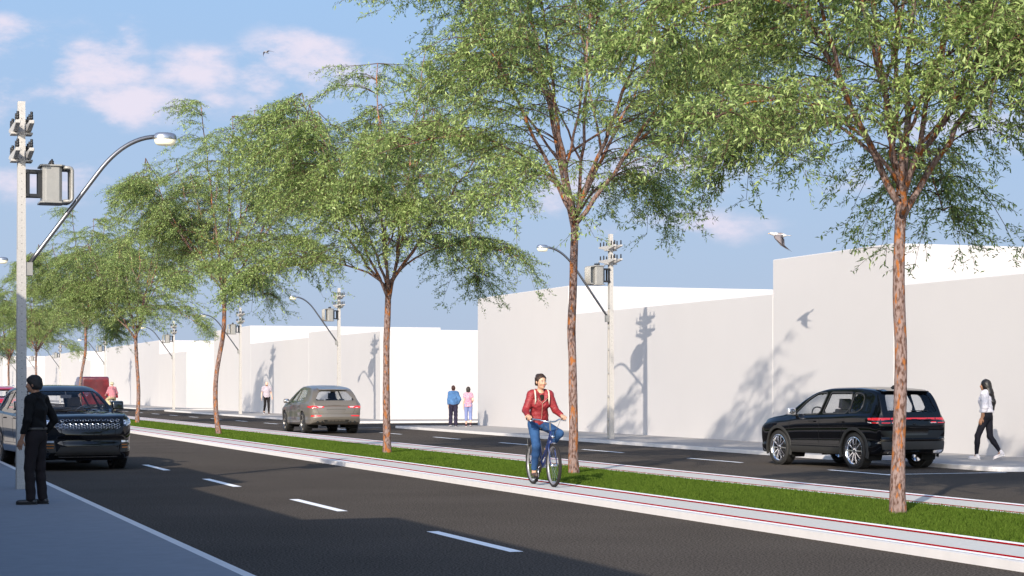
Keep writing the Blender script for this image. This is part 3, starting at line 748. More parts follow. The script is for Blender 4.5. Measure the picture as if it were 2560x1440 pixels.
def rrect_poly(pts, r, n=4):
    """round the corners of a polygon"""
    out = []; m = len(pts)
    for i in range(m):
        p0 = Vector(pts[i - 1]); p = Vector(pts[i]); p1 = Vector(pts[(i + 1) % m]); a = (p0 - p); b_ = (p1 - p); rr = min(r, a.length * .45, b_.length * .45)
        q0 = p + a.normalized() * rr; q1 = p + b_.normalized() * rr
        for k in range(n + 1): t = k / n; out.append(tuple(q0 * (1 - t) ** 2 + p * 2 * t * (1 - t) + q1 * t * t))
    return out
def grow_poly(pts, g):
    c = sum((Vector(p) for p in pts), Vector((0, 0))) / len(pts); out = []
    n = len(pts)
    for i in range(n):
        p = Vector(pts[i]); e1 = (p - Vector(pts[i - 1])).normalized(); e2 = (Vector(pts[(i + 1) % n]) - p).normalized()
        nrm = Vector((e1.y, -e1.x)) + Vector((e2.y, -e2.x)); nrm = nrm.normalized() if nrm.length > 1e-6 else (p - c).normalized()
        if nrm.dot(p - c) < 0: nrm = -nrm
        out.append(tuple(p + nrm * g))
    return out
def in_poly(x, y, poly):
    r = False; n = len(poly); j = n - 1
    for i in range(n):
        xi, yi = poly[i]; xj, yj = poly[j]
        if (yi > y) != (yj > y) and x < (xj - xi) * (y - yi) / (yj - yi) + xi: r = not r
        j = i
    return r

def patch_side(car, quad, side, off, nx=10, nz=4, thick=.01):
    """quad: four (x,z) corners -> thin slab lying on the car's flank"""
    V = []; F = []
    for lay in (0, 1):
        for j in range(nz + 1):
            for i in range(nx + 1):
                u = i / nx; v = j / nz
                x = (quad[0][0] * (1 - u) + quad[1][0] * u) * (1 - v) + (quad[3][0] * (1 - u) + quad[2][0] * u) * v
                z = (quad[0][1] * (1 - u) + quad[1][1] * u) * (1 - v) + (quad[3][1] * (1 - u) + quad[2][1] * u) * v
                V.append((x, side * (car.side_y(x, z) + off - lay * thick), z))
    return slab(V, nx, nz)
def patch_end(car, quad, sgn, off, ny=12, nz=4, thick=.012):
    """quad: four (y,z) corners"""
    V = []
    for lay in (0, 1):
        for j in range(nz + 1):
            for i in range(ny + 1):
                u = i / ny; v = j / nz
                y = (quad[0][0] * (1 - u) + quad[1][0] * u) * (1 - v) + (quad[3][0] * (1 - u) + quad[2][0] * u) * v
                z = (quad[0][1] * (1 - u) + quad[1][1] * u) * (1 - v) + (quad[3][1] * (1 - u) + quad[2][1] * u) * v
                V.append((car.end_x(sgn, y, z) + sgn * (off - lay * thick), y, z))
    return slab(V, ny, nz)
def slab(V, nx, nz):
    F = []; n = (nx + 1) * (nz + 1); I = lambda i, j, l: l * n + j * (nx + 1) + i
    for j in range(nz):
        for i in range(nx):
            F.append((I(i, j, 0), I(i + 1, j, 0), I(i + 1, j + 1, 0), I(i, j + 1, 0))); F.append((I(i, j, 1), I(i, j + 1, 1), I(i + 1, j + 1, 1), I(i + 1, j, 1)))
    for i in range(nx):
        F.append((I(i, 0, 0), I(i, 0, 1), I(i + 1, 0, 1), I(i + 1, 0, 0))); F.append((I(i, nz, 0), I(i + 1, nz, 0), I(i + 1, nz, 1), I(i, nz, 1)))
    for j in range(nz):
        F.append((I(0, j, 0), I(0, j + 1, 0), I(0, j + 1, 1), I(0, j, 1))); F.append((I(nx, j, 0), I(nx, j, 1), I(nx, j + 1, 1), I(nx, j + 1, 0)))
    return MB().add(V, F)

def make_wheel(parent, loc, r, tw, rimr, style, rim_mat, out_sgn):
    """axle along Y; out_sgn = +1 when the outer face looks to +Y"""
    Mw = Matrix.Translation(loc) @ Matrix.Rotation(-out_sgn * math.pi / 2, 4, 'X')     # local z -> outward
    h = tw / 2; b = MB()
    prof = [(rimr - .012, -h + .012), (rimr + .01, -h), (r - .05, -h - .004), (r - .018, -h + .014)]
    ng = 4
    prof += [(r - .004, -h + .03)]
    for k in range(ng):
        c = -h + .03 + (tw - .06) * (k + 1) / (ng + 1); prof += [(r, c - .007), (r - .010, c - .0055), (r - .010, c + .0055), (r, c + .007)]
    prof += [(r - .004, h - .03), (r - .018, h - .014), (r - .05, h + .004), (rimr + .01, h), (rimr - .012, h - .012)]
    # shoulder blocks
    b.lathe(prof, 56, Mw)
    for k in range(56):
        a = 2 * math.pi * k / 56
        for sg in (-1, 1):
            Mk = Mw @ Matrix.Rotation(a, 4, 'Z') @ Matrix.Translation((r - .006, 0, sg * (h - .028)))
            b.box((-.008, -.011, -.02), (.0075, .011, .02), Mk)
    w = MB(); w.lathe([(rimr - .02, -h + .02), (rimr - .03, -h * .2), (rimr - .028, h - .05), (rimr - .004, h - .008), (rimr + .004, h + .002), (rimr - .006, h + .004), (rimr - .016, h - .006), (rimr - .034, h - .035), (rimr - .045, -h * .2), (rimr - .04, -h + .02)], 40, Mw)
    hub = w.build('wheel', rim_mat, parent, smooth=True)
    hub.data.set_sharp_from_angle(angle=R(40))
    b.build('tyre', M_TYRE, hub, smooth=True).data.set_sharp_from_angle(angle=R(28))
    s_ = MB(); n = 10 if style == 'ten' else 5
    for k in range(n):
        for dd in ((0,) if style == 'ten' else (-.11, .11)):
            a = 2 * math.pi * k / n + dd; Mk = Mw @ Matrix.Rotation(a, 4, 'Z')
            wi, wo = (.013, .017) if style == 'ten' else (.016, .014)
            V = [(.035, -wi, h - .052), (.035, wi, h - .052), (.035, wi, h - .02), (.035, -wi, h - .02), (rimr - .02, -wo, h - .045), (rimr - .02, wo, h - .045), (rimr - .02, wo * .6, h - .008), (rimr - .02, -wo * .6, h - .008)]
            s_.hexa([tuple(Mk @ Vector(V[i])) for i in (0, 1, 5, 4, 3, 2, 6, 7)])
    s_.lathe([(0, h - .05), (.06, h - .05), (.062, h - .025), (.05, h - .016), (0, h - .014)], 20, Mw)
    s_.build('spokes', rim_mat, hub, bevel=.003, seg=1)
    c_ = MB(); c_.lathe([(0, h - .014), (.026, h - .014), (.024, h - .008), (0, h - .006)], 14, Mw); c_.build('hub_cap', M_BLK, hub)
    d_ = MB(); d_.lathe([(0, -.02), (rimr * .62, -.02), (rimr * .62, .0), (0, .0)], 28, Mw); d_.build('brake_disc', mat('disc_dark', (.04, .04, .04), .5, metal=.5), hub)
    return hub

def seat(mb, x, y, zf, w=.5, face=1, head=True, tilt=.22):
    """seat with its back behind (x - face*...)"""
    M = Matrix.Translation((x, y, zf))
    mb.box((-.25, -w / 2, .0), (.27, w / 2, .16), M)
    Mb = M @ Matrix.Translation((-.24, 0, .10)) @ Matrix.Rotation(-tilt, 4, 'Y')
    mb.box((-.08, -w / 2, 0), (.05, w / 2, .56), Mb); mb.box((-.075, -w * .42, .5), (.04, w * .42, .62), Mb)
    if head: mb.box((-.05, -.13, .64), (.05, .13, .83), Mb); mb.tube([Mb @ Vector((0, -.06, .58)), Mb @ Vector((0, -.06, .7))], .008, 6); mb.tube([Mb @ Vector((0, .06, .58)), Mb @ Vector((0, .06, .7))], .008, 6)

def make_car(sp, loc, rz, name, label, cat):
    car = Car(sp); root = empty(name, loc, rz, label, cat)
    L = sp['L']; paint = sp['paint']; wr = sp['wheel_r']; xf, xr = sp['xf'], sp['xr']; glass = sp.get('glass', M_GLASS)
    base = car.shell()
    me = base.mesh('body', weld=True)
    body = link_mesh('body', me, paint, root)
    bmx = bmesh.new(); bmx.from_mesh(me)
    def carve(poly, ax, inside):
        """cut the skin along a polygon seen along axis ax and remove the piece inside"""
        cx = (lambda c: (c.x, c.z)) if ax == 'Y' else (lambda c: (c.y, c.z)); n = len(poly)
        for i in range(n):
            p, q = Vector(poly[i]), Vector(poly[(i + 1) % n]); e = q - p; l = e.length
            if l < 1e-5: continue
            e /= l; nr = Vector((e.y, -e.x)); fs = []
            for f in bmx.faces:
                if not inside(f.calc_center_median()): continue
                uv = [Vector(cx(v.co)) - p for v in f.verts]; dd = [u.dot(nr) for u in uv]; tt = [u.dot(e) for u in uv]
                if min(dd) < -1e-5 and max(dd) > 1e-5 and max(tt) > -.004 and min(tt) < l + .004: fs.append(f)
            if not fs: continue
            ge = set(); gv = set()
            for f in fs: ge.update(f.edges); gv.update(f.verts)
            no = Vector((nr.x, 0, nr.y)) if ax == 'Y' else Vector((0, nr.x, nr.y)); co = Vector((p.x, 0, p.y)) if ax == 'Y' else Vector((0, p.x, p.y))
            bmesh.ops.bisect_plane(bmx, geom=list(gv) + list(ge) + fs, dist=1e-5, plane_co=co, plane_no=no)
        kill = [f for f in bmx.faces if inside(f.calc_center_median()) and in_poly(*cx(f.calc_center_median()), poly)]
        bmesh.ops.delete(bmx, geom=kill, context='FACES')
    for (x, sg) in ((xf, 1), (xf, -1), (xr, 1), (xr, -1)):
        n = 30; ra = wr + sp.get('arch', .06); zc = wr * .99
        carve([(x + ra * math.cos(2 * math.pi * k / n), zc + ra * math.sin(2 * math.pi * k / n)) for k in range(n)], 'Y', lambda c, sg=sg: c.y * sg > .50)
    for poly in sp['side_windows']:
        for sg in (1, -1): carve(rrect_poly(poly, .06, 3), 'Y', lambda c, sg=sg: c.y * sg > .40)
    if sp.get('front_window'): carve(rrect_poly(sp['front_window'], .06, 3), 'X', lambda c: c.x > L * sp['fw_x'])
    if sp.get('rear_window'): carve(rrect_poly(sp['rear_window'], .06, 3), 'X', lambda c: c.x < -L * sp['rw_x'])
    bmesh.ops.remove_doubles(bmx, verts=bmx.verts, dist=2e-4); bmx.normal_update()
    m3 = D.meshes.new('body'); bmx.to_mesh(m3); bmx.free(); body.data = m3
    if not m3.materials: m3.materials.append(paint)
    sol = body.modifiers.new('s', 'SOLIDIFY'); sol.thickness = .022; sol.offset = -1
    dg = bpy.context.evaluated_depsgraph_get(); nm = D.meshes.new_from_object(body.evaluated_get(dg)); body.modifiers.clear(); old = me; body.data = nm
    nm.polygons.foreach_set('use_smooth', [True] * len(nm.polygons)); nm.set_sharp_from_angle(angle=R(32)); nm.name = 'body'
    # glass panes: pieces of the skin just inside the shell
    bmg = bmesh.new(); bmg.from_mesh(me); bmg.normal_update()
    def pane(nm_, test):
        vid = {}; V = []; F = []
        for f in bmg.faces:
            c = f.calc_center_median()
            if test(c, f.normal):
                ids = []
                for v in f.verts:
                    if v.index not in vid: vid[v.index] = len(V); V.append(tuple(v.co - v.normal * .010))
                    ids.append(vid[v.index])
                F.append(ids)
        if F:
            m2 = D.meshes.new(nm_); m2.from_pydata(V, [], F); m2.update(); link_mesh(nm_, m2, glass, root, smooth=True)
    for poly in sp['side_windows']:
        gp = grow_poly(poly, .075)
        for sg in (1, -1): pane('side_window', lambda c, n, gp=gp, sg=sg: c.y * sg > .35 and abs(n.y) > .35 and in_poly(c.x, c.z, gp))
    if sp.get('front_window'): gp = grow_poly(sp['front_window'], .07); pane('windshield', lambda c, n: c.x > L * sp['fw_x'] and n.x > .2 and in_poly(c.y, c.z, gp))
    if sp.get('rear_window'): gp2 = grow_poly(sp['rear_window'], .07); pane('rear_window', lambda c, n: c.x < -L * sp['rw_x'] and n.x < -.2 and in_poly(c.y, c.z, gp2))
    bmg.free(); D.meshes.remove(old) if old.users == 0 else None
    # arches: liner and trim
    for (x, sg) in ((xf, 1), (xf, -1), (xr, 1), (xr, -1)):
        ra = wr + sp.get('arch', .06); zc = wr * .99; y1 = car.side_y(x, zc + ra) - .035; a0, a1 = -.45, math.pi + .45
        li = MB(); V = []; F = []; n = 24
        for k in range(n + 1):
            t = a0 + (a1 - a0) * k / n; px = x + (ra + .004) * math.cos(t); pz = zc + (ra + .004) * math.sin(t)
            V += [(px, sg * .50, pz), (px, sg * (car.side_y(px, max(pz, .35)) - .03), pz)]
        F = [(2 * k, 2 * k + 1, 2 * k + 3, 2 * k + 2) for k in range(n)]; V.append((x, sg * .50, zc)); F += [(2 * k, 2 * k + 2, len(V) - 1) for k in range(n)]
        li.add(V, F); li.build('wheel_liner', M_LINER, root)
        if sp.get('arch_trim', True):
            tr = MB(); V = []; F = []; a0t, a1t = -.30, math.pi + .30
            for k in range(n + 1):
                t = a0t + (a1t - a0t) * k / n
                for (rr, oo) in ((ra - .006, -.02), (ra - .008, .012), (ra + .05, .014), (ra + .062, -.012)):
                    px = x + rr * math.cos(t); pz = zc + rr * math.sin(t); px = max(min(px, L / 2 - .02), -L / 2 + .02)
                    V.append((px, sg * (car.side_y(px, max(pz, car.bot(px) + .1)) + oo), pz))
            for k in range(n):
                for q in range(3): F.append((4 * k + q, 4 * k + q + 1, 4 * k + q + 5, 4 * k + q + 4))
            F += [(0, 1, 2, 3), (4 * n + 3, 4 * n + 2, 4 * n + 1, 4 * n)]
            tr.add(V, F); tr.build('wheel_arch_trim', sp.get('trim_mat', M_DPLAST), root, smooth=True, angle=40)
        make_wheel(root, (x, sg * (car.w(x) - sp['tyre_w'] / 2 - sp.get('inset', .02)), wr), wr, sp['tyre_w'], sp['rim_r'], sp['rim'], sp['rim_mat'], sg)
    # underside and sills
    fl = MB(); fl.box((xr + wr + .08, -.82, sp['zb'] + .03), (xf - wr - .08, .82, sp['zb'] + .09)); fl.box((-L / 2 + .25, -.5, sp['zb'] + .05), (L / 2 - .3, .5, sp['zb'] + .13))
    fl.tube([(xr, -.7, wr), (xr, .7, wr)], .05, 8); fl.tube([(xf, -.7, wr), (xf, .7, wr)], .045, 8); fl.build('underbody', M_LINER, root)
    # interior
    zf = sp['zb'] + .12; it = MB(); it.box((-L / 2 + .3, -.75, zf - .02), (L / 2 - .9, .75, zf + .02)); it.box((sp['cowl'] - .35, -.72, zf), (sp['cowl'] - .02, .72, car.belt(sp['cowl'] - .2) - .03)); it.build('cabin_floor', M_SEATD, root, bevel=.02)
    s1 = sp['seat_x']; smat = sp.get('seat_mat', M_SEATD)
    for y in (.37, -.37): sb = MB(); seat(sb, s1, y, zf + .08); sb.build('front_seat', smat, root, bevel=.03)
    sb = MB(); seat(sb, s1 - .85, .32, zf + .06, .52, head=False); seat(sb, s1 - .85, -.32, zf + .06, .52, head=False); sb.build('rear_seat', smat, root, bevel=.03)
    sw = MB(); Ms = Matrix.Translation((s1 + .52, .37, zf + .66)) @ Matrix.Rotation(R(-65), 4, 'Y')
    sw.tube([Ms @ Vector((.18 * math.cos(t), .18 * math.sin(t), 0)) for t in [2 * math.pi * k / 24 for k in range(24)]], .014, 8, closed=True); sw.tube([Ms @ Vector((0, -.17, 0)), Ms @ Vector((0, .17, 0))], .018, 6); sw.build('steering_wheel', M_SEATD, root, smooth=True)
    # door gaps and handles
    for sg in (1, -1):
        g = MB()
        for (xa, xb) in sp['gaps']:
            zt_ = car.belt(xa) - .01; zl_ = sp['zb'] + .22; gp_ = patch_side(car, [(xb - .004, zl_), (xb + .004, zl_), (xa + .004, zt_), (xa - .004, zt_)], sg, .0022, 1, 22, .004); g.add(gp_.v, gp_.f)
        z0 = sp['zb'] + .2; gp_ = patch_side(car, [(sp['gaps'][-1][1], z0), (sp['gaps'][0][1], z0), (sp['gaps'][0][1], z0 + .007), (sp['gaps'][-1][1], z0 + .007)], sg, .0022, 24, 1, .004); g.add(gp_.v, gp_.f)
        g.build('door_gap', M_SEAM, root)
        for xh in sp['handles']:
            zh = sp['handle_z']; y0 = car.side_y(xh, zh); h = MB(); h.box((xh - .10, min(sg * (y0 + .018), sg * (y0 + .036)), zh - .014), (xh + .10, max(sg * (y0 + .018), sg * (y0 + .036)), zh + .014))
            for q in (-.08, .08): h.box((xh + q - .012, min(sg * (y0 - .01), sg * (y0 + .02)), zh - .01), (xh + q + .012, max(sg * (y0 - .01), sg * (y0 + .02)), zh + .01))
            h.build('door_handle', paint, root, bevel=.006)
        if sp.get('sill', True):
            z0 = sp['zb'] + .0; sl_ = patch_side(car, [(xr + wr + .09, z0 + .02), (xf - wr - .09, z0 + .02), (xf - wr - .05, z0 + .15), (xr + wr + .05, z0 + .15)], sg, .016, 24, 4, .03); sl_.build('sill_trim', sp.get('trim_mat', M_DPLAST), root, bevel=0)
        # side window frame trims (pillars in black)
        if sp.get('window_trim'):
            for poly in sp['side_windows']:
                rp = rrect_poly(poly, .05); o1 = rp; o2 = grow_poly(rp, .028); t_ = MB(); V = []; F = []; n = len(rp)
                for (pp, oo) in ((o1, .003), (o2, .003), (o2, -.012), (o1, -.026)): V += [(p[0], sg * (car.side_y(p[0], p[1]) + oo), p[1]) for p in pp]
                for q in range(4):
                    for i in range(n): F.append((q * n + i, q * n + (i + 1) % n, ((q + 1) % 4) * n + (i + 1) % n, ((q + 1) % 4) * n + i))
                t_.add(V, F).build('window_trim', sp['window_trim'], root)
        # mirrors
        mxp, mz = sp['mirror']; y0 = car.side_y(mxp, mz - .05); mm = MB()
        ms = sp.get('mirror_s', 1); yc_ = y0 + .15; mm.hexa([(mxp - .06, sg * yc_ - .10 * ms, mz - .07 * ms), (mxp + .07, sg * yc_ - .09 * ms, mz - .06 * ms), (mxp + .07, sg * yc_ + .09 * ms, mz - .06 * ms), (mxp - .06, sg * yc_ + .10 * ms, mz - .07 * ms), (mxp - .06, sg * yc_ - .10 * ms, mz + .08 * ms), (mxp + .04, sg * yc_ - .085 * ms, mz + .07 * ms), (mxp + .04, sg * yc_ + .085 * ms, mz + .07 * ms), (mxp - .06, sg * yc_ + .10 * ms, mz + .08 * ms)]); mi = mm.build('mirror', sp.get('mirror_mat', paint), root, smooth=True, bevel=.032, seg=4, angle=60)
        mm = MB(); mm.box((mxp - .03, min(sg * (y0 - .02), sg * (y0 + .09)), mz - .085), (mxp + .03, max(sg * (y0 - .02), sg * (y0 + .09)), mz - .045)); mm.build('mirror_stalk', M_GBLACK, mi, bevel=.01)
        mm = MB(); mm.ell((mxp - .058, sg * yc_, mz + .005), (.008, .082 * ms, .055 * ms), 14, 8); mm.build('mirror_glass', M_CHROME, mi, smooth=True)
    return root, car

def endpart(root, car, name, m, quads, sgn, off=.006, ny=10, nz=3, thick=.016, parent=None):
    b = MB()
    for q in quads: p = patch_end(car, q, sgn, off, ny, nz, thick); b.add(p.v, p.f)
    return b.build(name, m, parent or root, smooth=True, angle=35)
def mir(q): return [(-q[1][0], q[1][1]), (-q[0][0], q[0][1]), (-q[3][0], q[3][1]), (-q[2][0], q[2][1])]
HEAD = lambda yaw_dir: math.atan2(yaw_dir[1], yaw_dir[0])

# --- black parked car at the right
SP1 = dict(L=4.45, zb=.27, wheel_r=.365, tyre_w=.235, rim_r=.275, rim='ten', rim_mat=M_CHROME, paint=M_BPAINT, xf=1.36, xr=-1.30, arch=.055,
    top=[(-2.225, .98), (-2.19, 1.10), (-2.10, 1.28), (-1.98, 1.46), (-1.88, 1.55), (-1.6, 1.60), (-.9, 1.635), (-.2, 1.625), (.25, 1.56), (.62, 1.41), (1.08, 1.13), (1.25, 1.06), (1.7, 1.00), (2.05, .92), (2.18, .84), (2.225, .76)],
    belt=[(-2.225, .96), (-1.9, 1.055), (-1.5, 1.06), (-.5, 1.03), (.6, .99), (1.1, .965), (1.7, .92), (2.1, .85), (2.225, .74)],
    w=[(-2.225, .80), (-2.15, .865), (-1.95, .905), (-1.3, .925), (0, .915), (1.36, .925), (1.85, .90), (2.08, .84), (2.18, .77), (2.225, .70)],
    bot=[(-2.225, .36), (-2.0, .29), (-1.5, .27), (1.6, .27), (2.05, .25), (2.225, .30)], tumble=.36, rbulge=.05, fbulge=.10,
    rprof=[(.3, .02), (.42, .05), (.60, .05), (.62, .0), (.80, -.01), (.84, .02), (1.0, .03)],
    side_windows=[[(.86, 1.02), (-.02, 1.055), (-.10, 1.50), (.20, 1.50), (.50, 1.36)], [(-.16, 1.06), (-.97, 1.075), (-1.06, 1.25), (-.98, 1.51), (-.24, 1.51)], [(-1.08, 1.08), (-1.34, 1.10), (-1.50, 1.22), (-1.44, 1.44), (-1.30, 1.49), (-1.09, 1.50)]],
    front_window=[(-.66, 1.06), (.66, 1.06), (.52, 1.50), (-.52, 1.50)], fw_x=.08, rear_window=[(-.64, 1.13), (.64, 1.13), (.53, 1.49), (-.53, 1.49)], rw_x=.40, window_trim=M_DPLAST,
    cowl=1.0, seat_x=.10, gaps=[(.92, 1.0), (-.14, -.08), (-1.05, -.80)], handles=[.12, -.88], handle_z=.90, mirror=(.78, 1.08), mirror_mat=mat('silver_paint', (.55, .55, .57), .35, metal=.6, coat=.6))
def mx1(x): return x - .085 if x > -1.3 else -1.385 - (-1.3 - x) * .755 / .925
SP1['L'] = 4.28; SP1['xf'] -= .085; SP1['xr'] -= .085
for k_ in ('top', 'belt', 'w', 'bot'): SP1[k_] = [(mx1(a_), b_) for a_, b_ in SP1[k_]]
SP1['belt'] = [(a_, b_ + (.045 if b_ > .98 else .02 if b_ > .9 else 0)) for a_, b_ in SP1['belt']]
SP1['side_windows'] = [[(mx1(a_), b_ + (.045 if b_ < 1.12 else 0)) for a_, b_ in w_] for w_ in SP1['side_windows']]
SP1['cowl'] -= .085; SP1['seat_x'] -= .085; SP1['gaps'] = [(mx1(a_), mx1(b_)) for a_, b_ in SP1['gaps']]; SP1['handles'] = [mx1(a_) for a_ in SP1['handles']]; SP1['mirror'] = (.70, 1.12); SP1['handle_z'] = .93
yaw1 = HEAD((-.40, 2.55))
root, car = make_car(SP1, (19.69, 35.10, 0), yaw1, 'parked_car', 'black hatch back four by four parked at the far kerb behind the nearest trunk', 'car')
root.scale = (.94, 1, 1)
q = [(-.80, .915), (-.36, .915), (-.34, 1.03), (-.80, 1.03)]
for qq in (q, mir(q)):
    tl = endpart(root, car, 'tail_light', M_GBLACK, [qq], -1, .008)
    s = 1 if qq is not q else -1
    endpart(root, car, 'light_segment', M_TAIL, [[(s * a, z0), (s * b_, z0), (s * b_, z1), (s * a, z1)] if s > 0 else [(s * b_, z0), (s * a, z0), (s * a, z1), (s * b_, z1)] for (a, b_, z0, z1) in ((.37, .55, .975, 1.025), (.575, .78, .975, 1.025), (.42, .55, .925, .95), (.60, .78, .917, .935))], -1, .013, 5, 2, .008, parent=tl)
    endpart(root, car, 'light_clear', M_TAILW, [[(s * .40, .917), (s * .56, .917), (s * .56, .927), (s * .40, .927)] if s > 0 else [(-.56, .917), (-.40, .917), (-.40, .927), (-.56, .927)]], -1, .014, 4, 1, .006, parent=tl)
for sg in (1, -1):
    p = patch_side(car, [(-2.115, .915), (-1.90, .935), (-1.84, 1.02), (-2.11, 1.03)], sg, .006, 8, 4, .012); tl = p.build('tail_light', M_GBLACK, root)
    b = MB()
    for (xa, xb, za, zb) in ((-2.11, -1.98, .975, 1.025), (-1.965, -1.875, .978, 1.022), (-2.11, -1.99, .918, .936)): p = patch_side(car, [(xa, za), (xb, za), (xb + .01, zb), (xa, zb)], sg, .011, 5, 2, .006); b.add(p.v, p.f)
    b.build('light_segment', M_TAIL, tl)
    p = patch_side(car, [(-1.97, .918), (-1.865, .93), (-1.855, .942), (-1.97, .934)], sg, .011, 4, 1, .006); p.build('light_clear', M_TAILW, tl)
endpart(root, car, 'light_bar', M_TAIL, [[(-.36, .99), (.36, .99), (.36, 1.025), (-.36, 1.025)]], -1, .011, 14, 1)
endpart(root, car, 'plate_recess', M_GBLACK, [[(-.34, .68), (.34, .68), (.40, .88), (-.40, .88)]], -1, .004, 10, 3, .01)
endpart(root, car, 'bumper_trim', M_DPLAST, [[(-.76, .40), (.76, .40), (.80, .56), (-.80, .56)]], -1, .022, 16, 3, .04)
endpart(root, car, 'bumper_step', M_GBLACK, [[(-.78, .585), (.78, .585), (.79, .615), (-.79, .615)]], -1, .03, 16, 2, .04)
q = [(-.74, .325), (-.48, .325), (-.44, .385), (-.72, .385)]
for qq in (q, mir(q)): endpart(root, car, 'exhaust_trim', M_CHROME, [qq], -1, .03, 6, 2, .05)
q = [(-.66, .70), (-.50, .66), (-.42, .80), (-.60, .83)]
car.spoiler(-1.70, -1.97, .60, .035).build('roof_spoiler', M_BPAINT, root, smooth=True, angle=30)
b = MB(); b.prism([(-1.54, 1.60), (-1.40, 1.60), (-1.51, 1.665), (-1.55, 1.665)], -.015, .015, 'Y'); b.build('aerial', M_BPAINT, root, bevel=.004)
b = MB(); b.tube([(car.end_x(-1, y_, 1.16) - .012, y_, 1.16 + .01 * abs(y_)) for y_ in (.02, -.1, -.22, -.32, -.42)], .009, 6); b.build('rear_wiper', M_BLK, root)
b = MB(); b.ell((car.end_x(-1, 0, .905) - .01, 0, .905), (.012, .045, .018), 12, 6); b.build('tailgate_handle', M_BLK, root)

# --- grey brown car on the far road
SP2 = dict(L=4.75, zb=.30, wheel_r=.385, tyre_w=.29, rim_r=.285, rim='five', rim_mat=M_RIMG, paint=M_TAUPE, xf=1.42, xr=-1.42, arch=.045, arch_trim=False, sill=False, trim_mat=M_TAUPE,
    top=[(-2.375, 1.00), (-2.33, 1.09), (-2.24, 1.19), (-2.08, 1.36), (-1.92, 1.50), (-1.72, 1.585), (-1.3, 1.655), (-.5, 1.70), (.1, 1.675), (.6, 1.53), (1.15, 1.22), (1.35, 1.14), (1.8, 1.05), (2.15, .93), (2.32, .80), (2.375, .70)],
    belt=[(-2.375, .98), (-2.1, 1.11), (-1.6, 1.13), (-.5, 1.10), (.7, 1.04), (1.2, 1.01), (1.8, .95), (2.2, .84), (2.375, .68)],
    w=[(-2.375, .83), (-2.28, .91), (-2.0, .965), (-1.42, .99), (-.3, .95), (.3, .95), (1.42, .985), (1.95, .94), (2.2, .85), (2.375, .70)],
    bot=[(-2.375, .40), (-2.2, .32), (-1.5, .30), (1.6, .28), (2.1, .24), (2.375, .30)], tumble=.46, rbulge=.09, fbulge=.12,
    rprof=[(.38, .0), (.50, .04), (.60, .045), (.66, .02), (.9, .0), (1.0, .0)],
    side_windows=[[(.92, 1.09), (.02, 1.13), (-.04, 1.55), (.22, 1.55), (.55, 1.40)], [(-.08, 1.135), (-1.15, 1.16), (-1.42, 1.27), (-1.30, 1.45), (-1.0, 1.53), (-.14, 1.555)]],
    front_window=[(-.70, 1.13), (.70, 1.13), (.54, 1.56), (-.54, 1.56)], fw_x=.08, rear_window=[(-.68, 1.17), (.68, 1.17), (.66, 1.25), (.50, 1.47), (.40, 1.50), (-.40, 1.50), (-.50, 1.47), (-.66, 1.25)], rw_x=.36, window_trim=M_CHROME,
    cowl=1.05, seat_x=.10, gaps=[(.98, 1.02), (-.06, -.04), (-1.2, -.95)], handles=[.12, -.92], handle_z=.98, mirror=(.86, 1.13))
root, car = make_car(SP2, (16.37, 67.55, 0), math.pi / 2, 'driving_car', 'taupe brown sloping four by four seen from behind on the far road', 'car')
q = [(-.86, .90), (-.44, .915), (-.42, .965), (-.84, .985)]
for qq in (q, mir(q)):
    s = -1 if qq is q else 1; tl = endpart(root, car, 'tail_light', M_TAIL, [qq], -1, .008, 12, 3)
    rects = ((.50, .62, .925, .938), (.48, .66, .95, .966), (.70, .80, .915, .93))
    endpart(root, car, 'light_clear', M_TAILW, [[(s * a, z0), (s * b_, z0), (s * b_, z1), (s * a, z1)] if s > 0 else [(s * b_, z0), (s * a, z0), (s * a, z1), (s * b_, z1)] for (a, b_, z0, z1) in rects], -1, .013, 4, 1, .006, parent=tl)
for sg in (1, -1): patch_side(car, [(-2.34, .905), (-2.12, .93), (-2.08, .96), (-2.33, .98)], sg, .006, 8, 3, .012).build('tail_light', M_TAIL, root)
endpart(root, car, 'light_bar', mat('light_bar_dark', (.16, .03, .035), .25, coat=1), [[(-.43, .965), (.43, .965), (.43, .99), (-.43, .99)]], -1, .008, 14, 1)
q = [(-.88, .605), (-.52, .625), (-.54, .655), (-.86, .655)]
for qq in (q, mir(q)): endpart(root, car, 'reflector', M_TAIL, [qq], -1, .008, 8, 2)
endpart(root, car, 'diffuser', M_DPLAST, [[(-.40, .365), (.40, .365), (.44, .50), (-.44, .50)]], -1, .02, 12, 3, .04)
for k in range(5): y = -.26 + .13 * k; endpart(root, car, 'diffuser_fin', M_TAUPE, [[(y - .055, .44), (y + .055, .44), (y + .05, .49), (y - .05, .49)]], -1, .03, 3, 2, .02)
endpart(root, car, 'plate_recess', mat('taupe_recess_shade', (.125, .11, .09), .4, coat=.5), [[(-.30, .75), (.30, .75), (.36, .86), (-.36, .86)]], -1, .005, 10, 2, .01)  # flat patch; shade of the recess is painted in as darker body colour
endpart(root, car, 'plate_lip', M_SEAM, [[(-.34, .86), (.34, .86), (.34, .868), (-.34, .868)]], -1, .008, 10, 1, .01)
for sg in (1, -1):
    for yy in (.50, .66):
        b = MB(); b.tube([(-2.36, sg * yy, .42), (-2.46, sg * yy, .42)], .052, 4); ex = b.build('exhaust_pipe', M_DPLAST, root, bevel=.01)
        b = MB(); b.tube([(-2.455, sg * yy, .42), (-2.462, sg * yy, .42)], .04, 4); b.build('exhaust_opening', M_SEAM, ex)
g = MB()
for q in ([(-.80, .70), (.80, .70), (.80, .706), (-.80, .706)],): p = patch_end(car, q, -1, .003, 18, 1, .006); g.add(p.v, p.f)
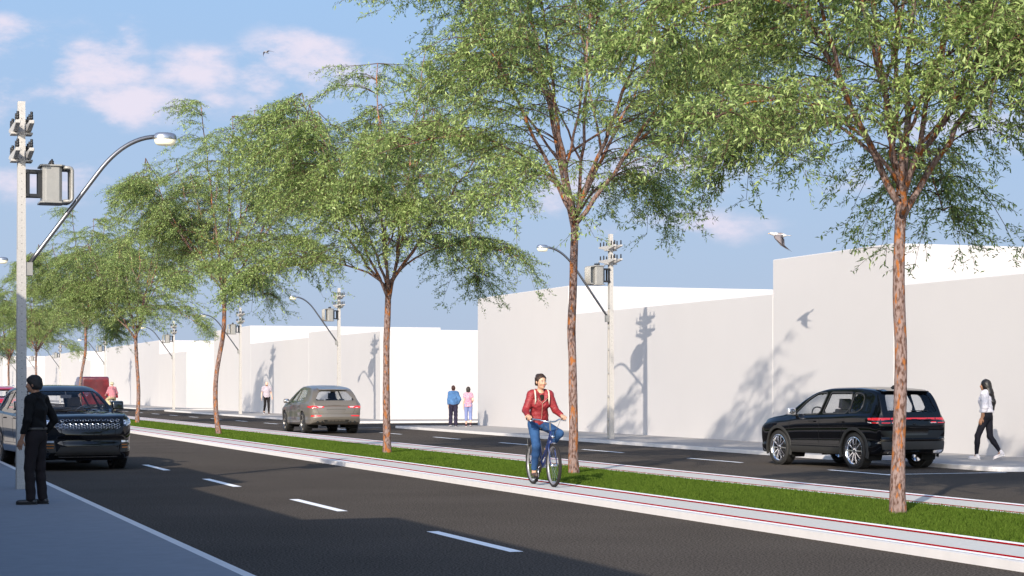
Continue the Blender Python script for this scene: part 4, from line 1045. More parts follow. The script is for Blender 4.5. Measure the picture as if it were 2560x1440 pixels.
for sg in (-1, 1):
    q = [(sg * .60, .70), (sg * .606, .70), (sg * .69, .90), (sg * .684, .90)]; p = patch_end(car, q if sg > 0 else [q[1], q[0], q[3], q[2]], -1, .003, 1, 8, .006); g.add(p.v, p.f)
g.build('tailgate_gap', M_SEAM, root)
car.spoiler(-1.62, -1.98, .52, .055).build('roof_spoiler', M_TAUPE, root, smooth=True, angle=30)

# --- black car facing us at the left
SP3 = dict(L=4.80, zb=.30, wheel_r=.39, tyre_w=.27, rim_r=.29, rim='five', rim_mat=M_RIMG, paint=M_BPAINT, xf=1.45, xr=-1.42, arch=.05, arch_trim=False, trim_mat=M_GBLACK,
    top=[(-2.40, 1.0), (-2.34, 1.14), (-2.15, 1.42), (-1.98, 1.55), (-1.5, 1.63), (-.6, 1.675), (.0, 1.66), (.42, 1.56), (.85, 1.32), (1.12, 1.17), (1.35, 1.145), (1.8, 1.125), (2.1, 1.10), (2.28, 1.065), (2.37, 1.01), (2.40, .95)],
    belt=[(-2.40, .98), (-1.9, 1.14), (-.5, 1.10), (.8, 1.08), (1.3, 1.085), (1.8, 1.07), (2.15, 1.04), (2.33, .98), (2.40, .93)],
    w=[(-2.40, .82), (-2.25, .92), (-1.42, .975), (-.2, .96), (1.45, .975), (1.95, .95), (2.2, .90), (2.33, .83), (2.40, .76)],
    bot=[(-2.4, .36), (-2.0, .30), (1.6, .28), (2.1, .23), (2.4, .22)], tumble=.44, rbulge=.06, fbulge=.13,
    fprof=[(.25, .0), (.34, .06), (.52, .05), (.58, .02), (.70, .04), (.9, .03)],
    side_windows=[[(.90, 1.11), (.02, 1.14), (-.04, 1.54), (.16, 1.54), (.45, 1.42)], [(-.08, 1.145), (-1.0, 1.165), (-1.05, 1.53), (-.14, 1.55)], [(-1.1, 1.17), (-1.75, 1.22), (-1.65, 1.46), (-1.15, 1.53)]],
    front_window=[(-.76, 1.15), (.76, 1.15), (.60, 1.545), (-.60, 1.545)], fw_x=.06, rear_window=[(-.62, 1.18), (.62, 1.18), (.52, 1.46), (-.52, 1.46)], rw_x=.38,
    cowl=1.0, seat_x=.0, seat_mat=M_SEATT, gaps=[(.98, 1.02), (-.06, -.04), (-1.08, -.95)], handles=[.14, -.86], handle_z=1.0, mirror=(.84, 1.25), mirror_mat=M_GBLACK, mirror_s=1.25)
d3 = Vector((.32, -2.87)).normalized(); fx = Vector((4.48, 39.0)); ctr3 = fx - d3 * 1.45
root, car = make_car(SP3, (ctr3.x, ctr3.y, 0), HEAD(d3), 'driving_car', 'glossy black four by four with honeycomb grille coming towards us behind the man in black', 'car')
endpart(root, car, 'grille_frame', M_GBLACK, [[(-.60, .80), (.60, .80), (.70, 1.005), (-.70, 1.005)]], 1, .004, 20, 4, .02)
# honeycomb
hc = MB(); hs_ = .0195; dx = .125; rows = 5
def hexring(y, z, wy, hz):
    pts = [(-wy, 0), (-wy * .5, hz), (wy * .5, hz), (wy, 0), (wy * .5, -hz), (-wy * .5, -hz)]
    P = []
    for (py, pz) in pts:
        yy, zz = y + py, z + pz; P.append((car.end_x(1, yy, zz) + .014, yy, zz))
    return P
for r_ in range(4):
    z = .828 + r_ * .0435
    for k in range(-6, 7):
        for half in (0, 1):
            y = k * .108 + half * .054; zz = z + half * .02175
            lim = .575 + .08 * (zz - .80) / .2
            if abs(y) > lim or zz > .985: continue
            hc.tube(hexring(y, zz, .034, .0195), .0048, 4, closed=True)
hc.build('honeycomb_grille', mat('grille_silver', (.52, .56, .64), .3, metal=1), root)
q = [(.71, .865), (.875, .90), (.885, 1.0), (.71, .995)]
for qq in (q, mir(q)):
    s = 1 if qq is q else -1
    hl = endpart(root, car, 'headlight', M_GBLACK, [qq], 1, .006, 8, 4)
    for (a, b_, z0, z1) in ((.72, .80, .955, .98), (.81, .865, .965, .985), (.72, .78, .90, .93), (.79, .86, .915, .935)):
        quad = [(s * a, z0), (s * b_, z0 + .008), (s * b_, z1 + .008), (s * a, z1)]
        if s < 0: quad = [quad[1], quad[0], quad[3], quad[2]]
        endpart(root, car, 'headlight_lens', M_HEADL, [quad], 1, .013, 4, 2, .01, parent=hl)
for sg in (1, -1): patch_side(car, [(2.22, .92), (2.385, .87), (2.385, .945), (2.20, 1.005)], sg, .006, 5, 4, .014).build('headlight', M_HEADL, root)
endpart(root, car, 'lower_grille', mat('mesh_black', (.022, .02, .018), .6, bump=(160, .9, .01)), [[(-.66, .30), (.66, .30), (.54, .475), (-.54, .475)]], 1, .006, 18, 4, .02)
endpart(root, car, 'silver_lip', M_CHROME, [[(-.56, .262), (.56, .262), (.58, .278), (-.58, .278)]], 1, .03, 18, 1, .03)
q = [(.62, .36), (.80, .36), (.84, .60), (.66, .60)]
for qq in (q, mir(q)): endpart(root, car, 'side_intake', M_DPLAST, [qq], 1, .004, 8, 4, .012)
for s in (1, -1):
    for (z, a) in ((.495, .66), (.44, .67)):
        quad = [(s * a, z), (s * (a + .14), z + .003), (s * (a + .14), z + .016), (s * a, z + .018)]
        if s < 0: quad = [quad[1], quad[0], quad[3], quad[2]]
        endpart(root, car, 'copper_blade', M_AMBER, [quad], 1, .016, 5, 1, .012)
    quad = [(s * .66, .55), (s * .83, .55), (s * .83, .582), (s * .655, .585)]
    if s < 0: quad = [quad[1], quad[0], quad[3], quad[2]]
    endpart(root, car, 'fog_light', M_HEADL, [quad], 1, .014, 5, 1, .012)
g = MB(); p = patch_end(car, [(-.74, 1.02), (.74, 1.02), (.74, 1.026), (-.74, 1.026)], 1, .003, 18, 1, .006); g.add(p.v, p.f)
p = patch_end(car, [(-.70, .61), (.70, .61), (.70, .616), (-.70, .616)], 1, .003, 18, 1, .006); g.add(p.v, p.f); g.build('bonnet_gap', M_SEAM, root)
for sg in (1, -1):
    patch_side(car, [(1.0, .93), (1.32, .93), (1.34, .955), (1.0, .955)], sg, .004, 6, 1, .01).build('copper_vent', M_AMBER, root)
b = MB(); b.box((.52, -.11, 1.40), (.56, .11, 1.47)); b.tube([(.55, 0, 1.46), (.50, 0, 1.53)], .012, 6); b.build('rear_view_mirror', M_SEATD, root, bevel=.01)
b = MB(); b.tube([(1.10, -.1, 1.165), (1.02, .35, 1.20), (.93, .62, 1.235)], .008, 6); b.tube([(1.12, -.55, 1.16), (1.05, -.15, 1.19), (.99, .05, 1.215)], .008, 6); b.build('wiper', M_BLK, root)

# --- red car far behind it
SP4 = dict(SP3); SP4.update(paint=M_RPAINT, mirror_mat=M_RPAINT, seat_mat=M_SEATD, rim='ten')
root, car = make_car(SP4, (7.75, 99.5, 0), -math.pi / 2, 'driving_car', 'red four by four with pale roof far behind the black car, at the left edge', 'car')
endpart(root, car, 'grille_frame', M_GBLACK, [[(-.55, .70), (.55, .70), (.60, .86), (-.60, .86)]], 1, .006, 16, 3, .02)
q = [(.64, .80), (.86, .83), (.87, .93), (.64, .92)]
for qq in (q, mir(q)): endpart(root, car, 'headlight', M_HEADL, [qq], 1, .008, 6, 3)
for sg in (1, -1):
    b = MB(); b.tube([(-1.6, sg * .60, 1.63), (-1.5, sg * .61, 1.69), (-.2, sg * .62, 1.73), (.15, sg * .61, 1.68)], .018, 6); b.build('roof_rail', M_CHROME, root, smooth=True)
b = MB(); b.box((-1.45, -.55, 1.668), (-.1, .55, 1.70)); b.build('roof_panel', mat('silver_roof', (.6, .62, .62), .3, metal=.5), root, bevel=.012)

# --- red van ahead on the far road
def make_van():
    root = empty('delivery_van', (16.55, 132.6, 0), math.pi / 2, 'dark red delivery van with closed rear doors, far ahead next to the cyclist in pink', 'van')
    # x forward; rear at 0
    W = .92; H = 2.36
    prof = [(0, .38), (0.02, 2.20), (.10, 2.33), (.5, 2.36), (3.6, 2.36), (3.95, 2.28), (4.75, 1.45), (5.4, 1.18), (5.5, .9), (5.5, .38)]
    b = MB(); ns = 7; V = []; F = []
    def ring(x, z0, z1, ins):
        w = W - ins; r = .13; P = [(-w, z0), (-w, z1 - r - .5), (-w + .03, z1 - r)]
        P += [(-w + .03 + r - r * math.cos(t), z1 - r + r * math.sin(t)) for t in [math.pi / 2 * k / 5 for k in range(1, 6)]]
        Q = [(-p[0], p[1]) for p in reversed(P)]; return [(x, p[0], p[1]) for p in P + Q]
    S = [(0.0, .40, 2.27, .04), (.03, .38, 2.32, .015), (.12, .36, 2.36, 0), (3.5, .36, 2.37, 0), (3.9, .36, 2.30, .01), (4.2, .36, 2.05, .02), (4.75, .36, 1.45, .03), (5.3, .36, 1.22, .06), (5.48, .40, 1.0, .14)]
    m = None
    for q in S:
        rr = ring(*q); m = len(rr); V += rr
    for i in range(len(S) - 1):
        for k in range(m): F.append((i * m + k, i * m + (k + 1) % m, (i + 1) * m + (k + 1) % m, (i + 1) * m + k))
    F.append(tuple(range(m))); F.append(tuple(reversed(range((len(S) - 1) * m, len(S) * m))))
    b.add(V, F).build('body', M_VPAINT, root, smooth=True, angle=30)
    for s in (-1, 1):
        d = MB(); y0, y1 = (s * .012, s * .80); lo, hi = min(y0, y1), max(y0, y1); d.box((-.012, lo, .50), (.0, hi, 2.17)); dr = d.build('rear_door', M_VPAINT, root, bevel=.006)
        d = MB(); 
        for z in (.75, 1.35, 1.95): d.box((-.03, s * .79 - .02, z - .04), (-.004, s * .79 + .02, z + .04))
        d.build('hinge', M_VPAINT, dr, bevel=.004)
        t = MB(); t.box((-.02, min(s * .82, s * .90), .85), (.03, max(s * .82, s * .90), 1.30)); t.build('tail_light', M_TAIL, root, bevel=.008)
        sw = MB(); y0 = s * (W + .002); sw.prism([(3.75, 1.45), (4.68, 1.45), (4.15, 2.02), (3.75, 2.05)], y0 - .004, y0 + .004, 'Y'); sw.build('side_window', M_GBLACK, root)
        mmm = MB(); mmm.box((4.35, min(s * .95, s * 1.17), 1.35), (4.45, max(s * .95, s * 1.17), 1.72)); mmm.box((4.38, min(s * .88, s * .97), 1.40), (4.42, max(s * .88, s * .97), 1.46)); mmm.build('mirror', M_BLK, root, bevel=.02)
        for x in (1.05, 4.45): make_wheel(root, (x, s * .79, .35), .35, .22, .22, 'ten', M_RIMG, s)
    d = MB(); d.box((-.03, -.06, 1.02), (-.012, .02, 1.2)); d.build('door_handle', M_BLK, root)
    d = MB(); d.box((-.12, -.86, .36), (-.001, .86, .48)); d.build('bumper', M_DPLAST, root, bevel=.015)
    d = MB(); d.hexa([(3.93, -.78, 2.22), (4.70, -.80, 1.50), (4.70, .80, 1.50), (3.93, .78, 2.22), (3.98, -.78, 2.26), (4.75, -.80, 1.54), (4.75, .80, 1.54), (3.98, .78, 2.26)]); d.build('windshield', M_GBLACK, root)
make_van()
# ---------------------------------------------------------------- people
def sd_cone(P, a, b, ra, rb):
    a = np.array(a, np.float32); b = np.array(b, np.float32); ba = b - a; pa = P - a
    t = np.clip((pa @ ba) / max(float(ba @ ba), 1e-9), 0, 1); d = pa - t[..., None] * ba
    return np.sqrt((d * d).sum(-1)) - (ra + (rb - ra) * t)
def sd_ell(P, c, r, M=None):
    p = P - np.array(c, np.float32)
    if M is not None: p = p @ M
    r = np.array(r, np.float32); k0 = np.sqrt(((p / r) ** 2).sum(-1)); k1 = np.sqrt(((p / (r * r)) ** 2).sum(-1)) + 1e-9
    return k0 * (k0 - 1) / k1
def sd_eval(P, prims):
    d = None
    for pr in prims:
        kind = pr[0]; k = pr[-1]
        if kind == 'c': v = sd_cone(P, *pr[1:5])
        elif kind == 'e': v = sd_ell(P, pr[1], pr[2], pr[3])
        elif kind in ('f', 'fsub'):
            # flattened cone: (a,b,ra,rb,(sx,sy)) in the frame M (columns: side, front, up)
            a, b, ra, rb, sx, sy, M = pr[1:8]; q = (P @ M) / np.array([sx, sy, 1], np.float32)
            v = sd_cone(q, (np.array(a, np.float32) @ M) / np.array([sx, sy, 1], np.float32), (np.array(b, np.float32) @ M) / np.array([sx, sy, 1], np.float32), ra, rb) * min(sx, sy, 1)
        elif kind == 'cut':   # half space: keep side opposite to n
            c, n = np.array(pr[1], np.float32), np.array(pr[2], np.float32); d = np.maximum(d, (P - c) @ n); continue
        elif kind == 'sub': v = sd_ell(P, pr[1], pr[2], pr[3]); d = np.maximum(d, -v); continue
        elif kind == 'wrinkle':
            amp, fr, ph = pr[1:4]; d = d + amp * (np.sin(P[..., 2] * fr + 3.1 * np.sin(P[..., 0] * fr * .35 + ph) + 2.3 * np.sin(P[..., 1] * fr * .3 + ph * 2)) * np.sin(P[..., 0] * fr * .55 + P[..., 1] * fr * .45 + ph)); continue
        if d is None: d = v
        elif k <= 0: d = np.minimum(d, v)
        else:
            h = np.clip(.5 + .5 * (d - v) / k, 0, 1); d = d + (v - d) * h - k * h * (1 - h)
    return d
def surfnet(prims, lo, hi, h):
    n = [int(math.ceil((hi[i] - lo[i]) / h)) + 1 for i in range(3)]
    ax = [np.float32(lo[i]) + h * np.arange(n[i], dtype=np.float32) for i in range(3)]
    G = np.stack(np.meshgrid(*ax, indexing='ij'), -1).astype(np.float32); d = sd_eval(G, prims).astype(np.float32)
    ins = d < 0; nx, ny, nz = n; cs = (nx - 1, ny - 1, nz - 1)
    acc = np.zeros(cs + (3,), np.float32); cnt = np.zeros(cs, np.float32)
    for axis in range(3):
        sl0 = [slice(None)] * 3; sl1 = [slice(None)] * 3; sl0[axis] = slice(0, -1); sl1[axis] = slice(1, None)
        a = d[tuple(sl0)]; b = d[tuple(sl1)]; cr = (a < 0) != (b < 0); t = np.where(cr, a / np.where(cr, a - b, 1), 0)
        pos = G[tuple(sl0)].copy(); pos[..., axis] += t * h; o = [i for i in range(3) if i != axis]
        for u in (0, 1):
            for v in (0, 1):
                s = [slice(None)] * 3; s[o[0]] = slice(u, cs[o[0]] + u); s[o[1]] = slice(v, cs[o[1]] + v); s = tuple(s)
                acc += np.where(cr[s][..., None], pos[s], 0); cnt += cr[s]
    act = cnt > 0; idx = -np.ones(cs, np.int64); idx[act] = np.arange(act.sum()); V = acc[act] / cnt[act][:, None]; F = []
    for axis in range(3):
        o = [i for i in range(3) if i != axis]; sl0 = [slice(None)] * 3; sl1 = [slice(None)] * 3; sl0[axis] = slice(0, -1); sl1[axis] = slice(1, None)
        A = ins[tuple(sl0)]; B = ins[tuple(sl1)]; cr = A != B
        s = [slice(None)] * 3; s[o[0]] = slice(1, -1); s[o[1]] = slice(1, -1); cr = cr[tuple(s)]; A = A[tuple(s)]
        I = np.argwhere(cr)
        if not len(I): continue
        flip = A[cr]; I2 = I.copy(); I2[:, o[0]] += 1; I2[:, o[1]] += 1
        def cell(du, dv): J = I2.copy(); J[:, o[0]] += du; J[:, o[1]] += dv; return idx[J[:, 0], J[:, 1], J[:, 2]]
        q = np.stack([cell(-1, -1), cell(0, -1), cell(0, 0), cell(-1, 0)], 1)
        if axis == 1: flip = ~flip
        q = np.where(flip[:, None], q, q[:, ::-1]); F.append(q)
    F = np.concatenate(F); F = F[(F >= 0).all(1)]
    return V, F
def prim_bounds(prims, pad=.03):
    lo = np.full(3, 1e9); hi = -lo
    for p in prims:
        if p[0] == 'c' or p[0] == 'f':
            r = max(p[3], p[4]) * (max(p[5], p[6], 1) if p[0] == 'f' else 1)
            for q in (p[1], p[2]): lo = np.minimum(lo, np.array(q) - r); hi = np.maximum(hi, np.array(q) + r)
        elif p[0] == 'e': r = max(p[2]); lo = np.minimum(lo, np.array(p[1]) - r); hi = np.maximum(hi, np.array(p[1]) + r)
    return lo - pad, hi + pad
def sdf_obj(name, prims, m, parent=None, h=.012):
    lo, hi = prim_bounds(prims); V, F = surfnet(prims, lo, hi, h)
    me = mesh_np(name, V, F)
    return link_mesh(name, me, m, parent, smooth=True)
def ik(a, c, l1, l2, pole):
    a, c, pole = Vector(a), Vector(c), Vector(pole); d = c - a; L = min(d.length, (l1 + l2) * .995); dn = d.normalized()
    x = (l1 * l1 - l2 * l2 + L * L) / (2 * L); y = math.sqrt(max(l1 * l1 - x * x, 1e-6)); pp = pole - dn * pole.dot(dn); pp.normalize()
    return a + dn * x + pp * y
def Rz(t): return np.array(Matrix.Rotation(t, 3, 'Z'), np.float32)
def frame(side, up):
    up = Vector(up).normalized(); side = Vector(side); side = (side - up * side.dot(up)).normalized(); fr = up.cross(side)
    return np.array([[side[i], fr[i], up[i]] for i in range(3)], np.float32)
M_SKIN = mat('skin', (.58, .34, .22), .5, var=(20, .06)); M_SKIN2 = mat('skin_light', (.66, .42, .31), .5, var=(20, .05))

def hand(wr, direc, palm_n, curl, side):
    """returns prims: wr wrist, direc hand direction, palm_n palm normal, curl radians per joint, side +1 thumb along +cross"""
    w = Vector(wr); d = Vector(direc).normalized(); n = Vector(palm_n); n = (n - d * n.dot(d)).normalized(); t = d.cross(n).normalized() * side
    P = [('c', w - d * .03, w + d * .015, .026, .024, .012)]
    pc = w + d * .05
    M = np.array([[t[i], n[i], d[i]] for i in range(3)], np.float32)
    P.append(('e', tuple(pc), (.040, .017, .052), M, .015))
    for k, (off, ln) in enumerate(((.030, .070), (.010, .080), (-.011, .074), (-.031, .058))):
        b = w + d * (.088 - .006 * abs(k - 1)) + t * off; dd = d.copy(); seg = [ln * .45, ln * .32, ln * .25]
        for j, s_ in enumerate(seg):
            a_ = curl * (1 + .15 * k * .3) * (.7 if j == 0 else 1); dd = (Matrix.Rotation(-a_ if True else a_, 3, dd.cross(n)) @ dd) if False else (dd * math.cos(a_) + n * math.sin(a_)).normalized()
            n2 = n
            e = b + dd * s_; P.append(('c', tuple(b), tuple(e), .0088 - .0007 * j, .0082 - .0007 * j, .003)); b = e
            # rotate the local normal too
            n = (n - dd * n.dot(dd)); n = n.normalized() if n.length > 1e-3 else n2
        n = Vector(palm_n); n = (n - d * n.dot(d)).normalized()
    b = w + d * .022 + t * .030; e = b + (t * .6 + d * .75 + n * .35).normalized() * .040; P.append(('c', tuple(b), tuple(e), .0125, .0105, .008)); e2 = e + (d * .9 + t * .1 + n * .35).normalized() * .030; P.append(('c', tuple(e), tuple(e2), .0100, .0088, .003))
    return [tuple(tuple(q) if isinstance(q, Vector) else q for q in p) for p in P]

def person(label, J, cl, loc, yaw, scale=1.0, female=False, skin=M_SKIN, group=None, face=False, h=.013, parts=None):
    """J: joints in a frame where the person looks along +Y, their right hand at +X"""
    T = lambda v: tuple(v)
    g = lambda k: Vector(J[k])
    sideT = (g('shR') - g('shL')); upT = (g('neck') - g('pelvis')); MT = frame(sideT, upT)
    hy = J.get('head_yaw', 0); MH = Rz(hy) ; hd = g('head'); fwd = Vector((-math.sin(hy), math.cos(hy), 0)); rgt = Vector((math.cos(hy), math.sin(hy), 0)); UP = Vector((0, 0, 1))
    # ---- body skin
    B = []
    B.append(('e', T(hd + UP * .015), (.074, .094, .102), MH, .02)); B.append(('e', T(hd + fwd * .028 - UP * .052), (.052, .062, .062), MH, .03))
    B.append(('e', T(hd + fwd * .072 - UP * .088), (.022, .018, .018), MH, .02))
    B.append(('c', T(hd + fwd * .090 + UP * .01), T(hd + fwd * .108 - UP * .028), .008, .014, .010))
    B.append(('e', T(hd + fwd * .090 - UP * .058), (.024, .010, .011), MH, .008))
    for s_ in (-1, 1):
        B.append(('e', T(hd + rgt * s_ * .078 - fwd * .004 - UP * .005), (.010, .020, .030), MH, .004))
        B.append(('e', T(hd + rgt * s_ * .035 + fwd * .082 - UP * .028), (.026, .020, .020), MH, .02))
    B.append(('c', T(g('neck') + UP * -.03), T(hd - UP * .05 - fwd * .012), .055 if not female else .046, .050 if not female else .043, .025))
    shw = (g('shR') - g('shL')).length / 2
    ch = g('chest'); pv = g('pelvis'); wa = g('waist') if 'waist' in J else (ch * .35 + pv * .65)
    B.append(('f', T(ch), T(g('neck') - (g('neck') - ch) * .35), .115, .09, shw / .155, .95, MT, .05)); B.append(('f', T(wa), T(ch), .10, .115, 1.25 if not female else 1.12, .92, MT, .05))
    B.append(('f', T(pv), T(wa), .112 if not female else .118, .10, 1.38, .95, MT, .05))
    for s_ in ('R', 'L'):
        sh, el, wr = g('sh' + s_), g('el' + s_), g('wr' + s_); hp, kn, an, to = g('hip' + s_), g('kn' + s_), g('an' + s_), g('to' + s_)
        B += [('c', T(sh), T(el), .052, .038, .03), ('c', T(el), T(wr), .037, .026, .015)]
        B += [('c', T(hp), T(kn), .083, .055, .04), ('c', T(kn), T(kn * .6 + an * .4), .052, .054, .02), ('c', T(kn * .6 + an * .4), T(an), .052, .034, .02), ('c', T(an), T(an - Vector((0, 0, .03))), .036, .034, .01), ('c', T(an + Vector((0, 0, -.035))), T(to), .032, .022, .02)]
    lo, hi = prim_bounds(B); V, F = surfnet(B, lo, hi, h); VS = [V]; FS = [F]; off = len(V)
    for s_, sd in (('R', -1), ('L', 1)):
        if J.get('hide_hand') == s_: continue
        hp_ = J.get('hand' + s_)
        if hp_ is None: hp_ = ((g('wr' + s_) - g('el' + s_)), Vector((1 if s_ == 'L' else -1, .3, 0)), .28)
        H = hand(g('wr' + s_), hp_[0], hp_[1], hp_[2], sd if len(hp_) < 4 else hp_[3]); lo, hi = prim_bounds(H, .01); v, f = surfnet(H, lo, hi, .0048); VS.append(v); FS.append(f + off); off += len(v)
    root = link_mesh('person', mesh_np('person', np.concatenate(VS), np.concatenate(FS)), skin, smooth=True)
    root.location = loc; root.rotation_euler = (0, 0, yaw); root.scale = (scale,) * 3; tag(root, label, 'person', group)
    # ---- clothes
    def limb(a, b, c, r0, r1, r2, r3=None, t=1.0):
        """two segment limb that stops at fraction t of the second segment"""
        e = b + (c - b) * t; return [('c', T(a), T(b), r0, r1, .03), ('c', T(b), T(e), r1, r2, .025)]
    tp = cl['top']; q = tp.get('fat', .014)
    P = [('f', T(ch), T(g('neck') - (g('neck') - ch) * .30), .118 + q, .092 + q * .5, shw / .155, 1.0, MT, .05), ('f', T(wa), T(ch), (.103 if not female else .092) + q + tp.get('waist', 0), .118 + q, 1.25 if not female else 1.15, .98 if not female else 1.02, MT, .06)]
    hem = tp.get('hem', .03); P.append(('f', T(pv + (wa - pv).normalized() * hem), T(wa), .116 + q + tp.get('hip', 0), .103 + q, 1.33, 1.0, MT, .05))
    if female:
        for s_ in (-1, 1): P.append(('e', T(ch + Vector(MT[:, 0]) * s_ * .075 + Vector(MT[:, 1]) * .085 - Vector(MT[:, 2]) * .01), (.062, .055, .06), MT, .04))
    for s_ in ('R', 'L'): P.append(('c', T(g('sh' + s_)), T(g('sh' + s_) * .5 + g('neck') * .5), .058 + q, .055 + q, .04)); 
    P.append(('wrinkle', tp.get('wr', .004), tp.get('wf', 42), 1.0))
    for s_ in ('R', 'L'):
        sh, el, wr = g('sh' + s_), g('el' + s_), g('wr' + s_); sl = tp.get('sleeve', 1.9)
        if sl > 1: P += [('c', T(sh), T(el), .062 + q * .8, .048 + q * .8, .035), ('c', T(el), T(el + (wr - el) * (sl - 1)), .047 + q * .8, .034 + q * .7, .02)]
        else: P += [('c', T(sh), T(sh + (el - sh) * sl), .062 + q, .058 + q, .03)]
    P.append(('wrinkle', tp.get('wr', .004) * .7, tp.get('wf', 42) * 1.5, 2.2))
    if tp.get('open_hem', True): P.append(('cut', T(pv + (wa - pv).normalized() * (hem - .045)), T((pv - wa).normalized()), 0))
    if tp.get('neckcut'): P.append(('sub', T(g('neck') + Vector((0, .03, .045)) * 1.0), tp['neckcut'], None, 0))
    top = sdf_obj(tp['name'], P, tp['mat'], root, .011)
    tr = cl['legs']; q = tr.get('fat', .012); P = [('f', T(pv), T(pv + (wa - pv) * .75), .117 + q, .105 + q, 1.36, 1.0, MT, .05)]
    for s_ in ('R', 'L'):
        hp, kn, an = g('hip' + s_), g('kn' + s_), g('an' + s_); t = tr.get('len', .93)
        P += [('c', T(hp), T(kn), .088 + q, .060 + q, .03)]; mid = kn + (an - kn) * .35; end = kn + (an - kn) * t
        P += [('c', T(kn), T(mid), .058 + q, .057 + q, .03), ('c', T(mid), T(end), .057 + q, tr.get('cuff', .048) + q, .02)]
    P.append(('wrinkle', tr.get('wr', .004), tr.get('wf', 38), .5)); P.append(('cut', T(pv + (wa - pv) * .82), T((wa - pv).normalized()), 0))
    sdf_obj(tr['name'], P, tr['mat'], root, .012)
    sh_ = cl['shoes']
    for s_ in ('R', 'L'):
        an, to = g('an' + s_), g('to' + s_); dirf = (to - an); dirf.z = 0; dirf.normalize(); sd = Vector((dirf.y, -dirf.x, 0)); foot = Vector((to.x, to.y, to.z)); heel = an - dirf * .045; heel.z = an.z - .052 + (.0)
        lift = J.get('lift' + s_, 0)
        hl = Vector((heel.x, heel.y, an.z - .05)); MF = frame(sd, UP)
        P = [('f', T(hl), T(foot), .036, .034, 1.12, 1, MF, .02), ('c', T(hl + UP * .012), T(foot + dirf * .02 - UP * .006), .034, .026, .02), ('c', T(an + UP * .01 - dirf * .01), T(hl + UP * .02 + dirf * .02), .040, .036, .025)]
        if sh_.get('low'): P = [('c', T(hl - UP * .004), T(foot + dirf * .022 - UP * .008), .032, .024, .02), ('f', T(hl), T(foot), .030, .028, 1.15, 1, MF, .02)]
        o = sdf_obj('shoe', P, sh_['mat'], root, .008)
        if sh_.get('sole'):
            so_ = MB(); n = 14; pr = []
            for k in range(n): t = 2 * math.pi * k / n; pr.append(hl * .5 + foot * .5 + dirf * (math.cos(t) * ((foot - hl).length / 2 + .045)) + sd * (math.sin(t) * .046 * (1 + .1 * math.cos(t))))
            z0 = -.036
            V = [(p.x, p.y, p.z + z0) for p in pr] + [(p.x, p.y, p.z + z0 + .016) for p in pr]
            for k, p in enumerate(pr):
                u = (p - hl).dot((foot - hl).normalized()) / (foot - hl).length; zc = hl.z + (foot.z - hl.z) * u
                V[k] = (p.x, p.y, zc + z0); V[k + n] = (p.x, p.y, zc + z0 + .018)
            so_.add(V, [tuple(range(n)), tuple(range(n, 2 * n))] + [(k, (k + 1) % n, n + (k + 1) % n, n + k) for k in range(n)]).build('sole', sh_['sole'], o)
    hr = cl.get('hair')
    if hr:
        P = [('e', T(hd + UP * .030 - fwd * .012), (.084, .102, .105), MH, .02), ('e', T(hd - fwd * .035 - UP * .015), (.078, .078, .095), MH, .03)]
        if hr.get('extra'): P += hr['extra'](hd, fwd, rgt, UP, MH)
        P.append(('wrinkle', hr.get('wr', .003), 70, 1.3))
        P.append(('sub', T(hd + fwd * hr.get('cf', .102) - UP * hr.get('cz', .045)), (.10 if not hr.get('long') else .070, .088, hr.get('ch', .088)), MH, 0)); 
        if not hr.get('long'): P.append(('cut', T(hd - UP * hr.get('low', .085)), (0, 0, -1), 0))
        if hr.get('extra2'): P += hr['extra2'](hd, fwd, rgt, UP, MH)
        sdf_obj('hair', P, hr['mat'], root, .009)
    if face:
        for s_ in (-1, 1):
            b = MB(); c = hd + rgt * s_ * .031 + fwd * .0905 + UP * .002
            b.ell(c, (.0115, .006, .0065), 12, 8, Matrix.Rotation(hy, 3, 'Z')); ey = b.build('eye', mat('eye_white', (.75, .72, .70), .3), root, smooth=True)
            b = MB(); b.ell(c + fwd * .0045, (.0058, .003, .0058), 10, 6, Matrix.Rotation(hy, 3, 'Z')); b.build('iris', mat('iris', (.03, .04, .05), .2), ey, smooth=True)
            b = MB(); b.tube([c + UP * .018 - rgt * s_ * .014 + fwd * .006, c + UP * .022 + fwd * .006, c + UP * .016 + rgt * s_ * .016 - fwd * .002], [.003, .003, .0015], 6); b.build('eyebrow', mat('brow', (.05, .025, .015), .8), root)
            b = MB(); b.tube([c + UP * .0065 - rgt * s_ * .012 + fwd * .003, c + UP * .008 + fwd * .006, c + UP * .005 + rgt * s_ * .013], [.002, .002, .001], 5); b.build('eyelash', mat('brow', (.05, .025, .015), .8), root)
        b = MB(); c = hd + fwd * .0975 - UP * .058; b.ell(c, (.022, .006, .0048), 12, 6, Matrix.Rotation(hy, 3, 'Z')); b.ell(c - UP * .006 - fwd * .0005, (.018, .006, .005), 12, 6, Matrix.Rotation(hy, 3, 'Z')); b.build('lips', mat('lips', (.45, .10, .10), .4), root, smooth=True)
    return root

def stand(**kw):
    J = dict(pelvis=(0, 0, .96), waist=(0, 0, 1.08), chest=(0, .01, 1.29), neck=(0, -.01, 1.485), head=(0, .015, 1.635), shR=(.175, -.01, 1.425), shL=(-.175, -.01, 1.425),
             elR=(.235, -.04, 1.14), elL=(-.235, -.04, 1.14), wrR=(.25, .05, .89), wrL=(-.25, .05, .89), hipR=(.09, 0, .92), hipL=(-.09, 0, .92),
             knR=(.10, .02, .50), knL=(-.10, .02, .50), anR=(.10, -.02, .085), anL=(-.10, -.02, .085), toR=(.12, .13, .034), toL=(-.12, .13, .034))
    J.update(kw); return J
HAIRB = mat('hair_black', (.008, .007, .007), .7, bump=(90, .4, .004)); HAIRBR = mat('hair_brown', (.035, .018, .010), .5, bump=(110, .5, .004)); HAIRRB = mat('hair_red_brown', (.05, .014, .008), .5, bump=(90, .4, .004))
